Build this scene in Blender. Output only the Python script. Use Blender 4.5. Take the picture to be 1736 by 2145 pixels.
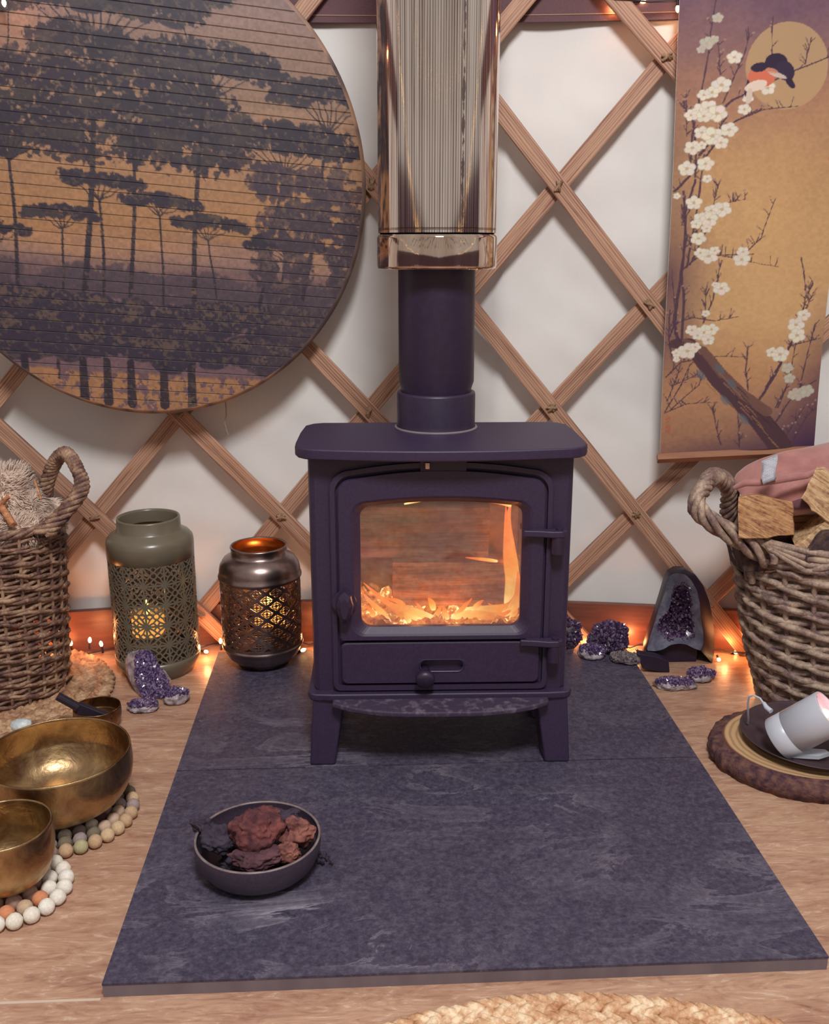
import bpy, bmesh, math, random
import numpy as np
from mathutils import Vector, Matrix, noise, Euler
from math import sin, cos, pi, radians, atan2, sqrt, tan
random.seed(7)
S = bpy.context.scene
for o in list(bpy.data.objects): bpy.data.objects.remove(o, do_unlink=True)
COL = S.collection

# ------------------------------------------------------------------ camera
FPX, CX, CY = 2050.0, 868.0, 1072.5
PIT, YAW, CH = radians(15.2), radians(-3.0), 0.887
cam_d = bpy.data.cameras.new('camera'); cam = bpy.data.objects.new('camera', cam_d); COL.objects.link(cam)
cam_d.sensor_fit = 'HORIZONTAL'; cam_d.sensor_width = 36.0; cam_d.lens = FPX / 1736 * 36.0
cam_d.clip_start = 0.02
cam.location = (0, 0, CH); cam.rotation_euler = (pi/2 - PIT, 0, YAW)
S.camera = cam
CF = Vector((-sin(YAW)*cos(PIT), cos(YAW)*cos(PIT), -sin(PIT))); CR = Vector((cos(YAW), sin(YAW), 0)); CU = CR.cross(CF)
CAM = Vector((0, 0, CH))
def ray(x, y): return CF + CR*((x-CX)/FPX) - CU*((y-CY)/FPX)
def onz(x, y, z):                      # point of the plane z that the photo shows at a pixel
    d = ray(x, y); return CAM + d*((z-CH)/d.z)
def ony(x, y, Y):
    d = ray(x, y); return CAM + d*(Y/d.y)

# ------------------------------------------------------------------ view, world, lights
S.view_settings.view_transform = 'Standard'; S.view_settings.look = 'None'
S.view_settings.gamma = 1.0; S.view_settings.exposure = 0.0; S.view_settings.use_curve_mapping = False
def lin(h):
    h = h.lstrip('#'); v = [int(h[i:i+2], 16)/255 for i in (0, 2, 4)]
    return tuple((c/12.92 if c <= .04045 else ((c+.055)/1.055)**2.4) for c in v)
W = bpy.data.worlds.new('world'); S.world = W; W.use_nodes = True
nt = W.node_tree; nt.nodes.clear()
tc = nt.nodes.new('ShaderNodeTexCoord'); sp = nt.nodes.new('ShaderNodeSeparateXYZ'); rp = nt.nodes.new('ShaderNodeValToRGB')
bg = nt.nodes.new('ShaderNodeBackground'); wo = nt.nodes.new('ShaderNodeOutputWorld')
nt.links.new(tc.outputs['Generated'], sp.inputs[0]); nt.links.new(sp.outputs[2], rp.inputs[0])
def wmath(op, a, b=None, c=None, clamp=False):
    x = nt.nodes.new('ShaderNodeMath'); x.operation = op; x.use_clamp = clamp
    for i, v in enumerate((a, b, c)):
        if v is None: continue
        if isinstance(v, (int, float)): x.inputs[i].default_value = v
        else: nt.links.new(v, x.inputs[i])
    return x.outputs[0]
# bright world patch added behind the camera for the pipe's reflection, standing for canvas
ax_ = wmath('ABSOLUTE', sp.outputs[0]); wdt = wmath('MULTIPLY_ADD', sp.outputs[2], 8.0, .42)
m1_ = wmath('MULTIPLY', wmath('SUBTRACT', wdt, ax_), 7., None, True); m2_ = wmath('MULTIPLY', sp.outputs[1], -6., None, True)
mm_ = wmath('MULTIPLY', m1_, m2_)
wx = nt.nodes.new('ShaderNodeMixRGB'); nt.links.new(mm_, wx.inputs[0]); nt.links.new(rp.outputs[0], wx.inputs[1]); wx.inputs[2].default_value = (.92, .84, .78, 1)
nt.links.new(wx.outputs[0], bg.inputs[0]); nt.links.new(bg.outputs[0], wo.inputs[0])
e = rp.color_ramp.elements
e[0].position = 0.0; e[0].color = (.16, .10, .12, 1)
e[1].position = 0.85; e[1].color = (.92, .87, .84, 1)
k = e.new(0.22); k.color = (.34, .24, .24, 1)
k = e.new(0.40); k.color = (.80, .66, .58, 1)
bg.inputs[1].default_value = 0.50
def area(name, loc, target, size, power, col=(1, 1, 1), shape='DISK'):
    l = bpy.data.lights.new(name, 'AREA'); l.shape = shape; l.size = size; l.energy = power; l.color = col
    o = bpy.data.objects.new(name, l); COL.objects.link(o); o.location = loc
    o.rotation_euler = (Vector(target)-Vector(loc)).to_track_quat('-Z', 'Y').to_euler(); return o
area('crown_daylight', (0.15, -0.1, 2.55), (0.1, 1.7, 0.3), 0.55, 62, (1.0, .985, .965))
def point(name, loc, power, col=(1, .42, .14), r=.012):
    l = bpy.data.lights.new(name, 'POINT'); l.energy = power; l.color = col; l.shadow_soft_size = r
    o = bpy.data.objects.new(name, l); COL.objects.link(o); o.location = loc; return o

# ------------------------------------------------------------------ materials
def mat_new(name):
    m = bpy.data.materials.new(name); m.use_nodes = True
    n = m.node_tree; n.nodes.clear(); return m, n
def N(n, t, **k):
    x = n.nodes.new(t)
    for a, b in k.items():
        if a.startswith('i_'):
            kk = a[2:]; kk = int(kk) if kk.isdigit() else kk.replace('_', ' ')
            x.inputs[kk].default_value = b
        else: setattr(x, a, b)
    return x
def ramp(n, fac, stops):
    r = n.nodes.new('ShaderNodeValToRGB'); e = r.color_ramp.elements
    while len(e) > 1: e.remove(e[-1])
    for i, (p, c) in enumerate(stops):
        if i == 0: e[0].position = p; q = e[0]
        else: q = e.new(p)
        q.color = (*c, 1) if len(c) == 3 else c
    n.links.new(fac, r.inputs[0]); return r.outputs[0]
def coords(n, kind='Object', scale=(1, 1, 1), rot=(0, 0, 0)):
    t = n.nodes.new('ShaderNodeTexCoord'); mp = n.nodes.new('ShaderNodeMapping')
    mp.inputs['Scale'].default_value = scale; mp.inputs['Rotation'].default_value = rot
    n.links.new(t.outputs[kind], mp.inputs[0]); return mp.outputs[0]
def noise_n(n, vec, scale, detail=4, rough=.55, dist=0):
    x = N(n, 'ShaderNodeTexNoise', i_Scale=scale, i_Detail=detail, i_Roughness=rough, i_Distortion=dist)
    n.links.new(vec, x.inputs['Vector']); return x.outputs['Fac']
def finish(m, n, base, rough=.5, metal=0., bump=None, bstr=.3, bdist=.002, emis=None, estr=0, alpha=None, spec=.5, coat=0, sheen=0):
    b = n.nodes.new('ShaderNodeBsdfPrincipled'); o = n.nodes.new('ShaderNodeOutputMaterial')
    if isinstance(base, tuple): b.inputs['Base Color'].default_value = (*base[:3], 1)
    else: n.links.new(base, b.inputs['Base Color'])
    if isinstance(rough, (int, float)): b.inputs['Roughness'].default_value = rough
    else: n.links.new(rough, b.inputs['Roughness'])
    b.inputs['Metallic'].default_value = metal; b.inputs['Specular IOR Level'].default_value = spec
    b.inputs['Coat Weight'].default_value = coat; b.inputs['Sheen Weight'].default_value = sheen
    if bump is not None:
        bp = N(n, 'ShaderNodeBump', i_Strength=bstr, i_Distance=bdist); n.links.new(bump, bp.inputs['Height']); n.links.new(bp.outputs[0], b.inputs['Normal'])
    if emis is not None:
        if isinstance(emis, tuple): b.inputs['Emission Color'].default_value = (*emis[:3], 1)
        else: n.links.new(emis, b.inputs['Emission Color'])
        b.inputs['Emission Strength'].default_value = estr
    n.links.new(b.outputs[0], o.inputs[0]); return b
def simple(name, c1, c2=None, rough=.5, metal=0., scale=30, stretch=(1, 1, 1), bstr=.2, bdist=.001, detail=5, lo=.35, hi=.65, **k):
    m, n = mat_new(name); c2 = c2 or c1
    f = noise_n(n, coords(n, 'Object', stretch), scale, detail)
    finish(m, n, ramp(n, f, [(lo, c1), (hi, c2)]), rough, metal, f, bstr, bdist, **k); return m

def wood_uv(name, dark, light, sx=3, sy=90):
    m, n = mat_new(name)
    v = coords(n, 'UV', (sx, sy, 1)); f = noise_n(n, v, 1.0, 6, .6, .9)
    v2 = coords(n, 'UV', (sx*.8, sy*.35, 1)); w = N(n, 'ShaderNodeTexWave', i_Scale=1.2, i_Distortion=7., i_Detail=3., bands_direction='Y')
    n.links.new(v2, w.inputs['Vector'])
    mx = N(n, 'ShaderNodeMath', operation='MULTIPLY_ADD', i_1=.22, i_2=0.); n.links.new(w.outputs['Fac'], mx.inputs[0])
    ad = N(n, 'ShaderNodeMath', operation='ADD'); n.links.new(mx.outputs[0], ad.inputs[0]); n.links.new(f, ad.inputs[1])
    finish(m, n, ramp(n, ad.outputs[0], [(.38, dark), (.55, tuple(.5*(a+b) for a, b in zip(dark, light))), (.75, light)]), .6, 0, ad.outputs[0], .35, .001); return m
M = {}
M['lath'] = wood_uv('ash_lath_wood', lin('7e5345'), lin('bb9278'), 5, 150)
M['knot'] = simple('rawhide_knot', lin('6e5140'), lin('a98a6c'), .8, scale=150)
M['board'] = simple('skirting_wood', lin('60382f'), lin('7a4a3e'), .45, scale=8, stretch=(1, 1, 8))
def cast(name, c1, c2, rough=.42, sc=220):
    return simple(name, c1, c2, rough, 0, scale=sc, bstr=.12, bdist=.0006, detail=2)
M['iron'] = cast('black_stove_paint', lin('2d203a'), lin('332642'), .5)
M['flue'] = cast('black_flue_paint', lin('281c33'), lin('2d2039'), .45, 90)
M['ash_lip'] = simple('ashy_iron', lin('372a40'), lin('766a76'), .7, scale=60, lo=.5, hi=.8)
M['brass'] = None
def metal_m(name, c1, c2, rough, scale=14, bstr=.15, bdist=.002, r2=None):
    m, n = mat_new(name); f = noise_n(n, coords(n, 'Object'), scale, 5, .6, .3)
    rr = ramp(n, f, [(.35, (rough,)*3), (.7, (r2 or rough,)*3)])
    finish(m, n, ramp(n, f, [(.35, c1), (.68, c2)]), rr, 1., f, bstr, bdist); return m
M['brass'] = metal_m('aged_brass', lin('8a6c54'), lin('c4a678'), .30, 22, .5, .004, .42)
M['brass_small'] = metal_m('dark_brass', lin('6a4a3a'), lin('9a7650'), .35, 40)
M['silver'] = metal_m('antique_silver', lin('8a7472'), lin('a89590'), .30, 20, .06, .001)
M['silver_in'] = metal_m('lantern_copper_inside', lin('9a6040'), lin('b87848'), .3, 20, .06, .001)
M['green'] = simple('olive_enamel', lin('696052'), lin('6f6656'), .28, scale=6, bstr=.03)
M['lantern_shade'] = simple('lantern_inner_shade', lin('3a2e36'), lin('42353c'), .6)  # dark colour stands for the shade inside the green lantern
M['candle'] = simple('candle_wax', lin('a89078'), lin('b49c84'), .5, scale=6, bstr=.03)
def emis_m(name, col, s):
    m, n = mat_new(name); e = N(n, 'ShaderNodeEmission'); e.inputs[0].default_value = (*col, 1); e.inputs[1].default_value = s
    o = n.nodes.new('ShaderNodeOutputMaterial'); n.links.new(e.outputs[0], o.inputs[0]); return m
M['bulb'] = emis_m('lit_bulb', (1, .62, .25), 14)
M['candle_flame'] = emis_m('led_candle_flame', (1, .58, .10), 7)
M['candle_glow'] = None
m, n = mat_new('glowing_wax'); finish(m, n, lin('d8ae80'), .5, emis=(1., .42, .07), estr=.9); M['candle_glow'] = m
M['cable'] = simple('dark_cable', lin('2a1e2c'), None, .5, scale=5)
M['white_plastic'] = simple('white_plastic', lin('b9bcc9'), lin('bfc3cf'), .32, scale=5, bstr=.02)
M['felt_hole'] = None

# steel pipe with faint upright lines
m, n = mat_new('polished_steel')
t = N(n, 'ShaderNodeTexCoord'); s3 = N(n, 'ShaderNodeSeparateXYZ'); n.links.new(t.outputs['Object'], s3.inputs[0])
at = N(n, 'ShaderNodeMath', operation='ARCTAN2'); n.links.new(s3.outputs[0], at.inputs[0]); n.links.new(s3.outputs[1], at.inputs[1])
mu = N(n, 'ShaderNodeMath', operation='MULTIPLY', i_1=150.); n.links.new(at.outputs[0], mu.inputs[0])
sn = N(n, 'ShaderNodeMath', operation='SINE'); n.links.new(mu.outputs[0], sn.inputs[0])
cm = N(n, 'ShaderNodeCombineXYZ'); n.links.new(at.outputs[0], cm.inputs[0]); 
mz = N(n, 'ShaderNodeMath', operation='MULTIPLY', i_1=.05); n.links.new(s3.outputs[2], mz.inputs[0]); n.links.new(mz.outputs[0], cm.inputs[2])
nf = noise_n(n, cm.outputs[0], 14, 6, .7)
ad = N(n, 'ShaderNodeMath', operation='MULTIPLY_ADD', i_1=.10, i_2=0.); n.links.new(sn.outputs[0], ad.inputs[0])
a2 = N(n, 'ShaderNodeMath', operation='ADD'); n.links.new(ad.outputs[0], a2.inputs[0]); n.links.new(nf, a2.inputs[1])
sb_ = N(n, 'ShaderNodeMath', operation='SUBTRACT', i_1=2.80); n.links.new(at.outputs[0], sb_.inputs[0]); ab_ = N(n, 'ShaderNodeMath', operation='ABSOLUTE'); n.links.new(sb_.outputs[0], ab_.inputs[0])
nz_ = noise_n(n, coords(n, 'Object', (1, 1, .45)), 90, 4, .7); mk_ = N(n, 'ShaderNodeMath', operation='MULTIPLY_ADD', i_1=-7., i_2=.42); n.links.new(ab_.outputs[0], mk_.inputs[0])
mk2 = N(n, 'ShaderNodeMath', operation='ADD'); n.links.new(mk_.outputs[0], mk2.inputs[0]); n.links.new(nz_, mk2.inputs[1]); stain = ramp(n, mk2.outputs[0], [(.78, (0, 0, 0)), (.84, (1, 1, 1))])
smx = N(n, 'ShaderNodeMixRGB'); n.links.new(stain, smx.inputs[0]); n.links.new(ramp(n, a2.outputs[0], [(.36, lin('9c867c')), (.47, lin('cfc0b6')), (.6, lin('f2e8e0'))]), smx.inputs[1]); smx.inputs[2].default_value = (*lin('8a7a78'), 1)
finish(m, n, smx.outputs[0], ramp(n, stain, [(0, (.085,)*3), (1, (.35,)*3)]), 1., a2.outputs[0], .10, .0006); M['steel'] = m
m, n = mat_new('polished_steel_band'); f = noise_n(n, coords(n, 'Object', (1, 1, .05)), 26, 4, .6)
finish(m, n, ramp(n, f, [(.3, lin('b59a88')), (.7, lin('ead8c8'))]), .07, 1., f, .35, .003); M['steel_band'] = m

# floor vinyl: swirled wood
m, n = mat_new('floor_vinyl')
v = coords(n, 'Object', (1.3, 6, 1), (0, 0, .06))
w1 = noise_n(n, v, 2.6, 8, .62, 1.6)
v2 = coords(n, 'Object', (4, 15, 1), (0, 0, -.05)); w2 = noise_n(n, v2, 3.4, 10, .7, 2.6)
v3 = coords(n, 'Object', (10, 90, 1)); w3 = noise_n(n, v3, 2.0, 4, .6, .5)
base = ramp(n, w2, [(.34, lin('85584a')), (.43, lin('a67e6a')), (.50, lin('b68f76')), (.58, lin('be9a80')), (.64, lin('e2cabb')), (.68, lin('b48c76'))])
base2 = ramp(n, w1, [(.40, lin('9e7462')), (.5, lin('b58f77')), (.60, lin('c6a38a'))])
mx = N(n, 'ShaderNodeMixRGB', i_Fac=.45); n.links.new(base, mx.inputs[1]); n.links.new(base2, mx.inputs[2])
fine = ramp(n, w3, [(.3, (.84, .8, .8)), (.6, (1.02, 1.02, 1.02))])
mm = N(n, 'ShaderNodeMixRGB', blend_type='MULTIPLY', i_Fac=1.); n.links.new(mx.outputs[0], mm.inputs[1]); n.links.new(fine, mm.inputs[2])
finish(m, n, mm.outputs[0], .34, 0, w2, .15, .001, spec=.4); M['floor'] = m

# slate hearth
def slate(name, off, veins):
    m, n = mat_new(name)
    v = coords(n, 'Object'); mp = N(n, 'ShaderNodeMapping'); mp.inputs['Location'].default_value = off; n.links.new(v, mp.inputs[0]); v = mp.outputs[0]
    g = noise_n(n, v, 120, 6, .75); big = noise_n(n, v, 3.2, 7, .6, 1.0)
    mp2 = N(n, 'ShaderNodeMapping'); mp2.inputs['Scale'].default_value = (1.6, 4.2, 1); mp2.inputs['Rotation'].default_value = (0, 0, -.45); n.links.new(v, mp2.inputs[0])
    rg = noise_n(n, mp2.outputs[0], 2.2, 9, .66, 1.3)
    c0 = ramp(n, g, [(.3, lin('2a2536')), (.5, lin('433d50')), (.74, lin('605a6a'))])
    vf = ramp(n, rg, [(.485, (0, 0, 0)), (.50, (1, 1, 1)), (.515, (.45,)*3), (.60, (.16,)*3), (.7, (0,)*3)])
    bf = ramp(n, big, [(.42, (0, 0, 0)), (.62, (1, 1, 1))])
    q = N(n, 'ShaderNodeMixRGB', blend_type='MULTIPLY', i_Fac=1.); n.links.new(vf, q.inputs[1]); n.links.new(bf, q.inputs[2])
    q2 = N(n, 'ShaderNodeMixRGB', blend_type='MULTIPLY', i_Fac=1.); n.links.new(q.outputs[0], q2.inputs[1])
    ds = N(n, 'ShaderNodeVectorMath', operation='DISTANCE'); mpd = N(n, 'ShaderNodeMapping'); mpd.inputs['Scale'].default_value = (1, 1.7, 1); n.links.new(coords(n, 'Object'), mpd.inputs[0]); n.links.new(mpd.outputs[0], ds.inputs[0]); ds.inputs[1].default_value = (-.20, -.24, .02)
    dm = ramp(n, ds.outputs['Value'], [(.06, (min(1, veins*2.2),)*3), (.36, (veins*.7,)*3)]); n.links.new(dm, q2.inputs[2])
    mx = N(n, 'ShaderNodeMixRGB'); n.links.new(q2.outputs[0], mx.inputs[0]); n.links.new(c0, mx.inputs[1]); mx.inputs[2].default_value = (*lin('9a93a0'), 1)
    hh = N(n, 'ShaderNodeMath', operation='MULTIPLY_ADD', i_1=.5); n.links.new(g, hh.inputs[0]); n.links.new(rg, hh.inputs[2])
    finish(m, n, mx.outputs[0], .55, 0, hh.outputs[0], .6, .003, spec=.35); return m
M['slate_front'] = slate('slate_tile_front', (.62, .35, 0), .55); M['slate_back'] = slate('slate_tile_back', (3.1, 1.4, 0), .25)
M['slab_edge'] = simple('slab_cut_edge', lin('6c6068'), lin('7a6e74'), .6, scale=20, stretch=(1, 1, .3))
# canvas
m, n = mat_new('white_canvas'); v = coords(n, 'Object'); f = noise_n(n, v, 5, 4, .5); g = noise_n(n, v, 260, 2)
finish(m, n, ramp(n, f, [(.3, lin('d8d5d4')), (.7, lin('e4e1df'))]), .85, 0, g, .12, .001); M['canvas'] = m
M['band'] = simple('brown_band_fabric', lin('5c4048'), lin('66474c'), .8, scale=300)
M['thread'] = simple('tan_thread', lin('a5816c'), None, .8)
M['wick'] = None
def wicker(name, a, b, c):
    m, n = mat_new(name); v = coords(n, 'Object'); f = noise_n(n, v, 38, 5, .6); g = noise_n(n, v, 260, 3)
    ad = N(n, 'ShaderNodeMath', operation='MULTIPLY_ADD', i_1=.35); n.links.new(g, ad.inputs[0]); n.links.new(f, ad.inputs[2])
    finish(m, n, ramp(n, ad.outputs[0], [(.48, a), (.66, b), (.82, c)]), .6, 0, g, .4, .001); return m
M['wicker_brown'] = wicker('brown_wicker', lin('422a30'), lin('7c5c4e'), lin('ac8c72'))
M['wicker_grey'] = wicker('grey_wicker', lin('5b4348'), lin('8c7468'), lin('b29c88'))
M['jute'] = wicker('jute_braid', lin('7a5644'), lin('a98163'), lin('c9a886'))
M['jute_light'] = wicker('pale_jute_braid', lin('ac7350'), lin('cda27c'), lin('ecd4b4'))
M['fur'] = simple('sheepskin_wool', lin('cdb2a2'), lin('ecd4c2'), .9, scale=14, sheen=.3)
def logmat(name, a, b, c, st=(3, 60, 60), sc=1.6, rot=(0, 0, 0)):
    m, n = mat_new(name); v0 = coords(n, 'Object', (1, 1, 1), rot); mp = N(n, 'ShaderNodeMapping'); mp.inputs['Scale'].default_value = st; n.links.new(v0, mp.inputs[0]); v = mp.outputs[0]; f = noise_n(n, v, sc, 6, .65, .7); g = noise_n(n, coords(n, 'Object'), 140, 3)
    ad = N(n, 'ShaderNodeMath', operation='MULTIPLY_ADD', i_1=.25); n.links.new(g, ad.inputs[0]); n.links.new(f, ad.inputs[2])
    finish(m, n, ramp(n, ad.outputs[0], [(.45, a), (.62, b), (.8, c)]), .75, 0, ad.outputs[0], .7, .003); return m
M['oak'] = logmat('split_oak', lin('74483a'), lin('bc8c62'), lin('dab084'), (12, 60, 110), rot=(0, -.45, 0))
M['oak_pale'] = logmat('pale_split_oak', lin('84604a'), lin('c8a27a'), lin('e6caa0'), (12, 60, 110), rot=(0, -.6, 0))
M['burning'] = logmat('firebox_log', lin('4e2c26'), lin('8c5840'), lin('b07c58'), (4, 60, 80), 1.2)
M['bark'] = simple('bark', lin('2e2030'), lin('5f4840'), .9, scale=60, bstr=.9, bdist=.006)
M['kindling'] = logmat('kindling_wood', lin('8a5238'), lin('bd8058'), lin('d8a078'))
M['velvet'] = simple('pink_velvet', lin('9a6260'), lin('ad7670'), .7, scale=30, sheen=.5, bstr=.3, bdist=.002)
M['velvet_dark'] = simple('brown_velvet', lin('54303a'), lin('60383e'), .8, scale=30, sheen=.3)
m, n = mat_new('printed_care_label'); v = coords(n, 'UV', (1, 1, 1)); b = N(n, 'ShaderNodeTexBrick', i_Scale=1.); n.links.new(v, b.inputs['Vector'])
b.inputs['Color1'].default_value = (*lin('8f8f9c'), 1); b.inputs['Color2'].default_value = (*lin('a6a6b0'), 1); b.inputs['Mortar'].default_value = (*lin('d6d6da'), 1)
b.inputs['Scale'].default_value = 10; b.inputs['Mortar Size'].default_value = .035; b.inputs['Brick Width'].default_value = 3.2; b.inputs['Row Height'].default_value = .7
finish(m, n, b.outputs[0], .6); M['label'] = m
# minerals
m, n = mat_new('amethyst_crystals'); v = coords(n, 'Object'); vo = N(n, 'ShaderNodeTexVoronoi', i_Scale=260.); n.links.new(v, vo.inputs['Vector'])
finish(m, n, ramp(n, vo.outputs['Color'], [(.2, lin('33224a')), (.55, lin('55406a')), (.9, lin('8e7896'))]), .16, 0, coat=.3, spec=.8); M['amethyst'] = m
m, n = mat_new('dark_amethyst'); v = coords(n, 'Object'); vo = N(n, 'ShaderNodeTexVoronoi', i_Scale=240.); n.links.new(v, vo.inputs['Vector'])
finish(m, n, ramp(n, vo.outputs['Color'], [(.2, lin('2c1a3c')), (.6, lin('473052')), (.95, lin('84708a'))]), .2, 0, spec=.8); M['amethyst_dark'] = m
M['quartz'] = simple('white_quartz_matrix', lin('6f6470'), lin('b9acb2'), .5, scale=90, bstr=.6, bdist=.003)
M['quartz_dark'] = simple('grey_green_matrix', lin('3c3646'), lin('7e7a80'), .6, scale=60, bstr=.7, bdist=.003)
M['grey_crystal'] = simple('grey_druse', lin('4a3e48'), lin('8a7c80'), .35, scale=180, bstr=.9, bdist=.003)
M['geode_bark'] = simple('polished_geode_shell', lin('20152c'), lin('2a1e34'), .5, scale=30, bstr=.2)
m, n = mat_new('agate_band'); v = coords(n, 'Object'); f = noise_n(n, v, 26, 6, .65, .6)
finish(m, n, ramp(n, f, [(.32, lin('4a4456')), (.5, lin('626478')), (.72, lin('8f8e9c'))]), .25, spec=.6); M['agate'] = m
def rock(name, a, b, sc=50, rough=.85): return simple(name, a, b, rough, scale=sc, bstr=1., bdist=.006, detail=8)
M['lava_red'] = rock('red_lava', lin('44202a'), lin('7a423e')); M['lava_purple'] = rock('purple_lava', lin('432732'), lin('654046'))
M['lava_black'] = rock('black_lava', lin('2a2032'), lin('433848')); M['lava_pink'] = rock('pink_lava', lin('542c30'), lin('9a6255'))
M['ceramic'] = simple('dark_stoneware', lin('3a3040'), lin('463b4a'), .42, scale=400, bstr=.25, bdist=.0008)
M['ceramic_rim'] = simple('stoneware_rim', lin('6a5c60'), lin('8a7a76'), .4, scale=60)
M['slice_bark'] = simple('slice_bark', lin('3c2030'), lin('745046'), .9, scale=70, bstr=1, bdist=.006)
m, n = mat_new('tree_rings'); v = coords(n, 'Object', (1, 1.15, 1)); w = N(n, 'ShaderNodeTexWave', wave_type='RINGS', rings_direction='Z', i_Scale=26., i_Distortion=1.6, i_Detail=2.); n.links.new(v, w.inputs['Vector'])
g = N(n, 'ShaderNodeVectorMath', operation='LENGTH'); n.links.new(v, g.inputs[0])
c1 = ramp(n, g.outputs['Value'], [(.0, lin('8a5f54')), (.10, lin('8a5f54')), (.118, lin('b8906a')), (.135, lin('c8a47c')), (.156, lin('c8a47c')), (.161, lin('6a3a3a'))])
c2 = ramp(n, w.outputs['Fac'], [(.2, (.62, .55, .5)), (.5, (1, 1, 1))])
q = N(n, 'ShaderNodeMixRGB', blend_type='MULTIPLY', i_Fac=.8); n.links.new(c1, q.inputs[1]); n.links.new(c2, q.inputs[2])
finish(m, n, q.outputs[0], .5); M['rings'] = m
M['dish'] = simple('dark_clay_dish', lin('3c2c36'), lin('4c3a40'), .5, scale=30, bstr=.2)
M['brick'] = simple('firebrick', lin('7c5a50'), lin('9a7464'), .9, scale=40, bstr=.3)
m, n = mat_new('glowing_embers'); v = coords(n, 'Object'); f = noise_n(n, v, 42, 6, .7)
finish(m, n, lin('3a2020'), .9, emis=ramp(n, f, [(.36, (.12, .02, .01)), (.46, (.7, .14, .03)), (.56, (1, .36, .06)), (.64, (3, 2.2, 1.0))]), estr=1.1); M['embers'] = m
def flame_mat(name, s):
    m, n = mat_new(name); lw = N(n, 'ShaderNodeLayerWeight', i_Blend=.35); v = coords(n, 'Object', (60, 60, 14)); f = noise_n(n, v, 1., 3)
    t = N(n, 'ShaderNodeTexCoord'); s3 = N(n, 'ShaderNodeSeparateXYZ'); n.links.new(t.outputs['UV'], s3.inputs[0])
    c = ramp(n, s3.outputs[1], [(0, (1.5, 1.05, .4)), (.22, (1.1, .6, .15)), (.5, (1, .34, .06)), (1, (1, .14, .03))])
    e = N(n, 'ShaderNodeEmission'); e.inputs[1].default_value = s; n.links.new(c, e.inputs[0])
    tr = N(n, 'ShaderNodeBsdfTransparent'); mx = N(n, 'ShaderNodeMixShader'); o = n.nodes.new('ShaderNodeOutputMaterial')
    a = N(n, 'ShaderNodeMath', operation='MULTIPLY_ADD', i_1=.9, i_2=.02, use_clamp=True); n.links.new(lw.outputs['Facing'], a.inputs[0])
    b2 = N(n, 'ShaderNodeMath', operation='ADD', use_clamp=True, i_1=0.); n.links.new(a.outputs[0], b2.inputs[0])
    ff = N(n, 'ShaderNodeMath', operation='MULTIPLY', i_1=.25); n.links.new(f, ff.inputs[0]); n.links.new(ff.outputs[0], b2.inputs[1])
    n.links.new(b2.outputs[0], mx.inputs[0]); n.links.new(e.outputs[0], mx.inputs[1]); n.links.new(tr.outputs[0], mx.inputs[2]); n.links.new(mx.outputs[0], o.inputs[0]); return m
M['flame'] = flame_mat('flame', 1.5)
m, n = mat_new('stove_glass'); v = coords(n, 'Object'); f = noise_n(n, v, 9, 5, .6, .5)
tr = N(n, 'ShaderNodeBsdfTransparent'); tr.inputs[0].default_value = (.95, .92, .90, 1); gl = N(n, 'ShaderNodeBsdfGlossy', i_Roughness=.04); df = N(n, 'ShaderNodeBsdfDiffuse'); df.inputs[0].default_value = (*lin('7a6070'), 1)
m1 = N(n, 'ShaderNodeMixShader', i_0=.13); n.links.new(tr.outputs[0], m1.inputs[1]); n.links.new(gl.outputs[0], m1.inputs[2])
so = ramp(n, f, [(.42, (.02,)*3), (.72, (.26,)*3)]); m2 = N(n, 'ShaderNodeMixShader'); n.links.new(so, m2.inputs[0]); n.links.new(m1.outputs[0], m2.inputs[1]); n.links.new(df.outputs[0], m2.inputs[2])
o = n.nodes.new('ShaderNodeOutputMaterial'); n.links.new(m2.outputs[0], o.inputs[0]); M['glass'] = m
def vcol(name, rough=.7, bumpkind=None):
    m, n = mat_new(name); a = N(n, 'ShaderNodeVertexColor', layer_name='paint'); bmp = None
    if bumpkind == 'slats':
        t = N(n, 'ShaderNodeTexCoord'); s3 = N(n, 'ShaderNodeSeparateXYZ'); n.links.new(t.outputs['UV'], s3.inputs[0])
        mu = N(n, 'ShaderNodeMath', operation='FRACT'); n.links.new(s3.outputs[1], mu.inputs[0])
        bmp = ramp(n, mu.outputs[0], [(0, (0, 0, 0)), (.06, (1, 1, 1)), (.94, (1, 1, 1)), (1., (0, 0, 0))])
        q = N(n, 'ShaderNodeMixRGB', blend_type='MULTIPLY', i_Fac=.75); n.links.new(a.outputs[0], q.inputs[1]); n.links.new(bmp, q.inputs[2])
        finish(m, n, q.outputs[0], rough, 0, bmp, .6, .002); return m
    g = noise_n(n, coords(n, 'Object'), 300, 2); finish(m, n, a.outputs[0], rough, 0, g, .1, .0005); return m
M['disc_paint'] = vcol('painted_slats', .55, 'slats'); M['paint'] = vcol('painted_surface', .7)
M['scroll'] = vcol('painted_scroll_cloth', .8)
FELT = {}
def felt(h):
    if h not in FELT: FELT[h] = simple('felt_'+str(len(FELT)), tuple(.82*c for c in lin(h)), lin(h), .95, scale=260, bstr=.5, bdist=.001)
    return FELT[h]

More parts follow.
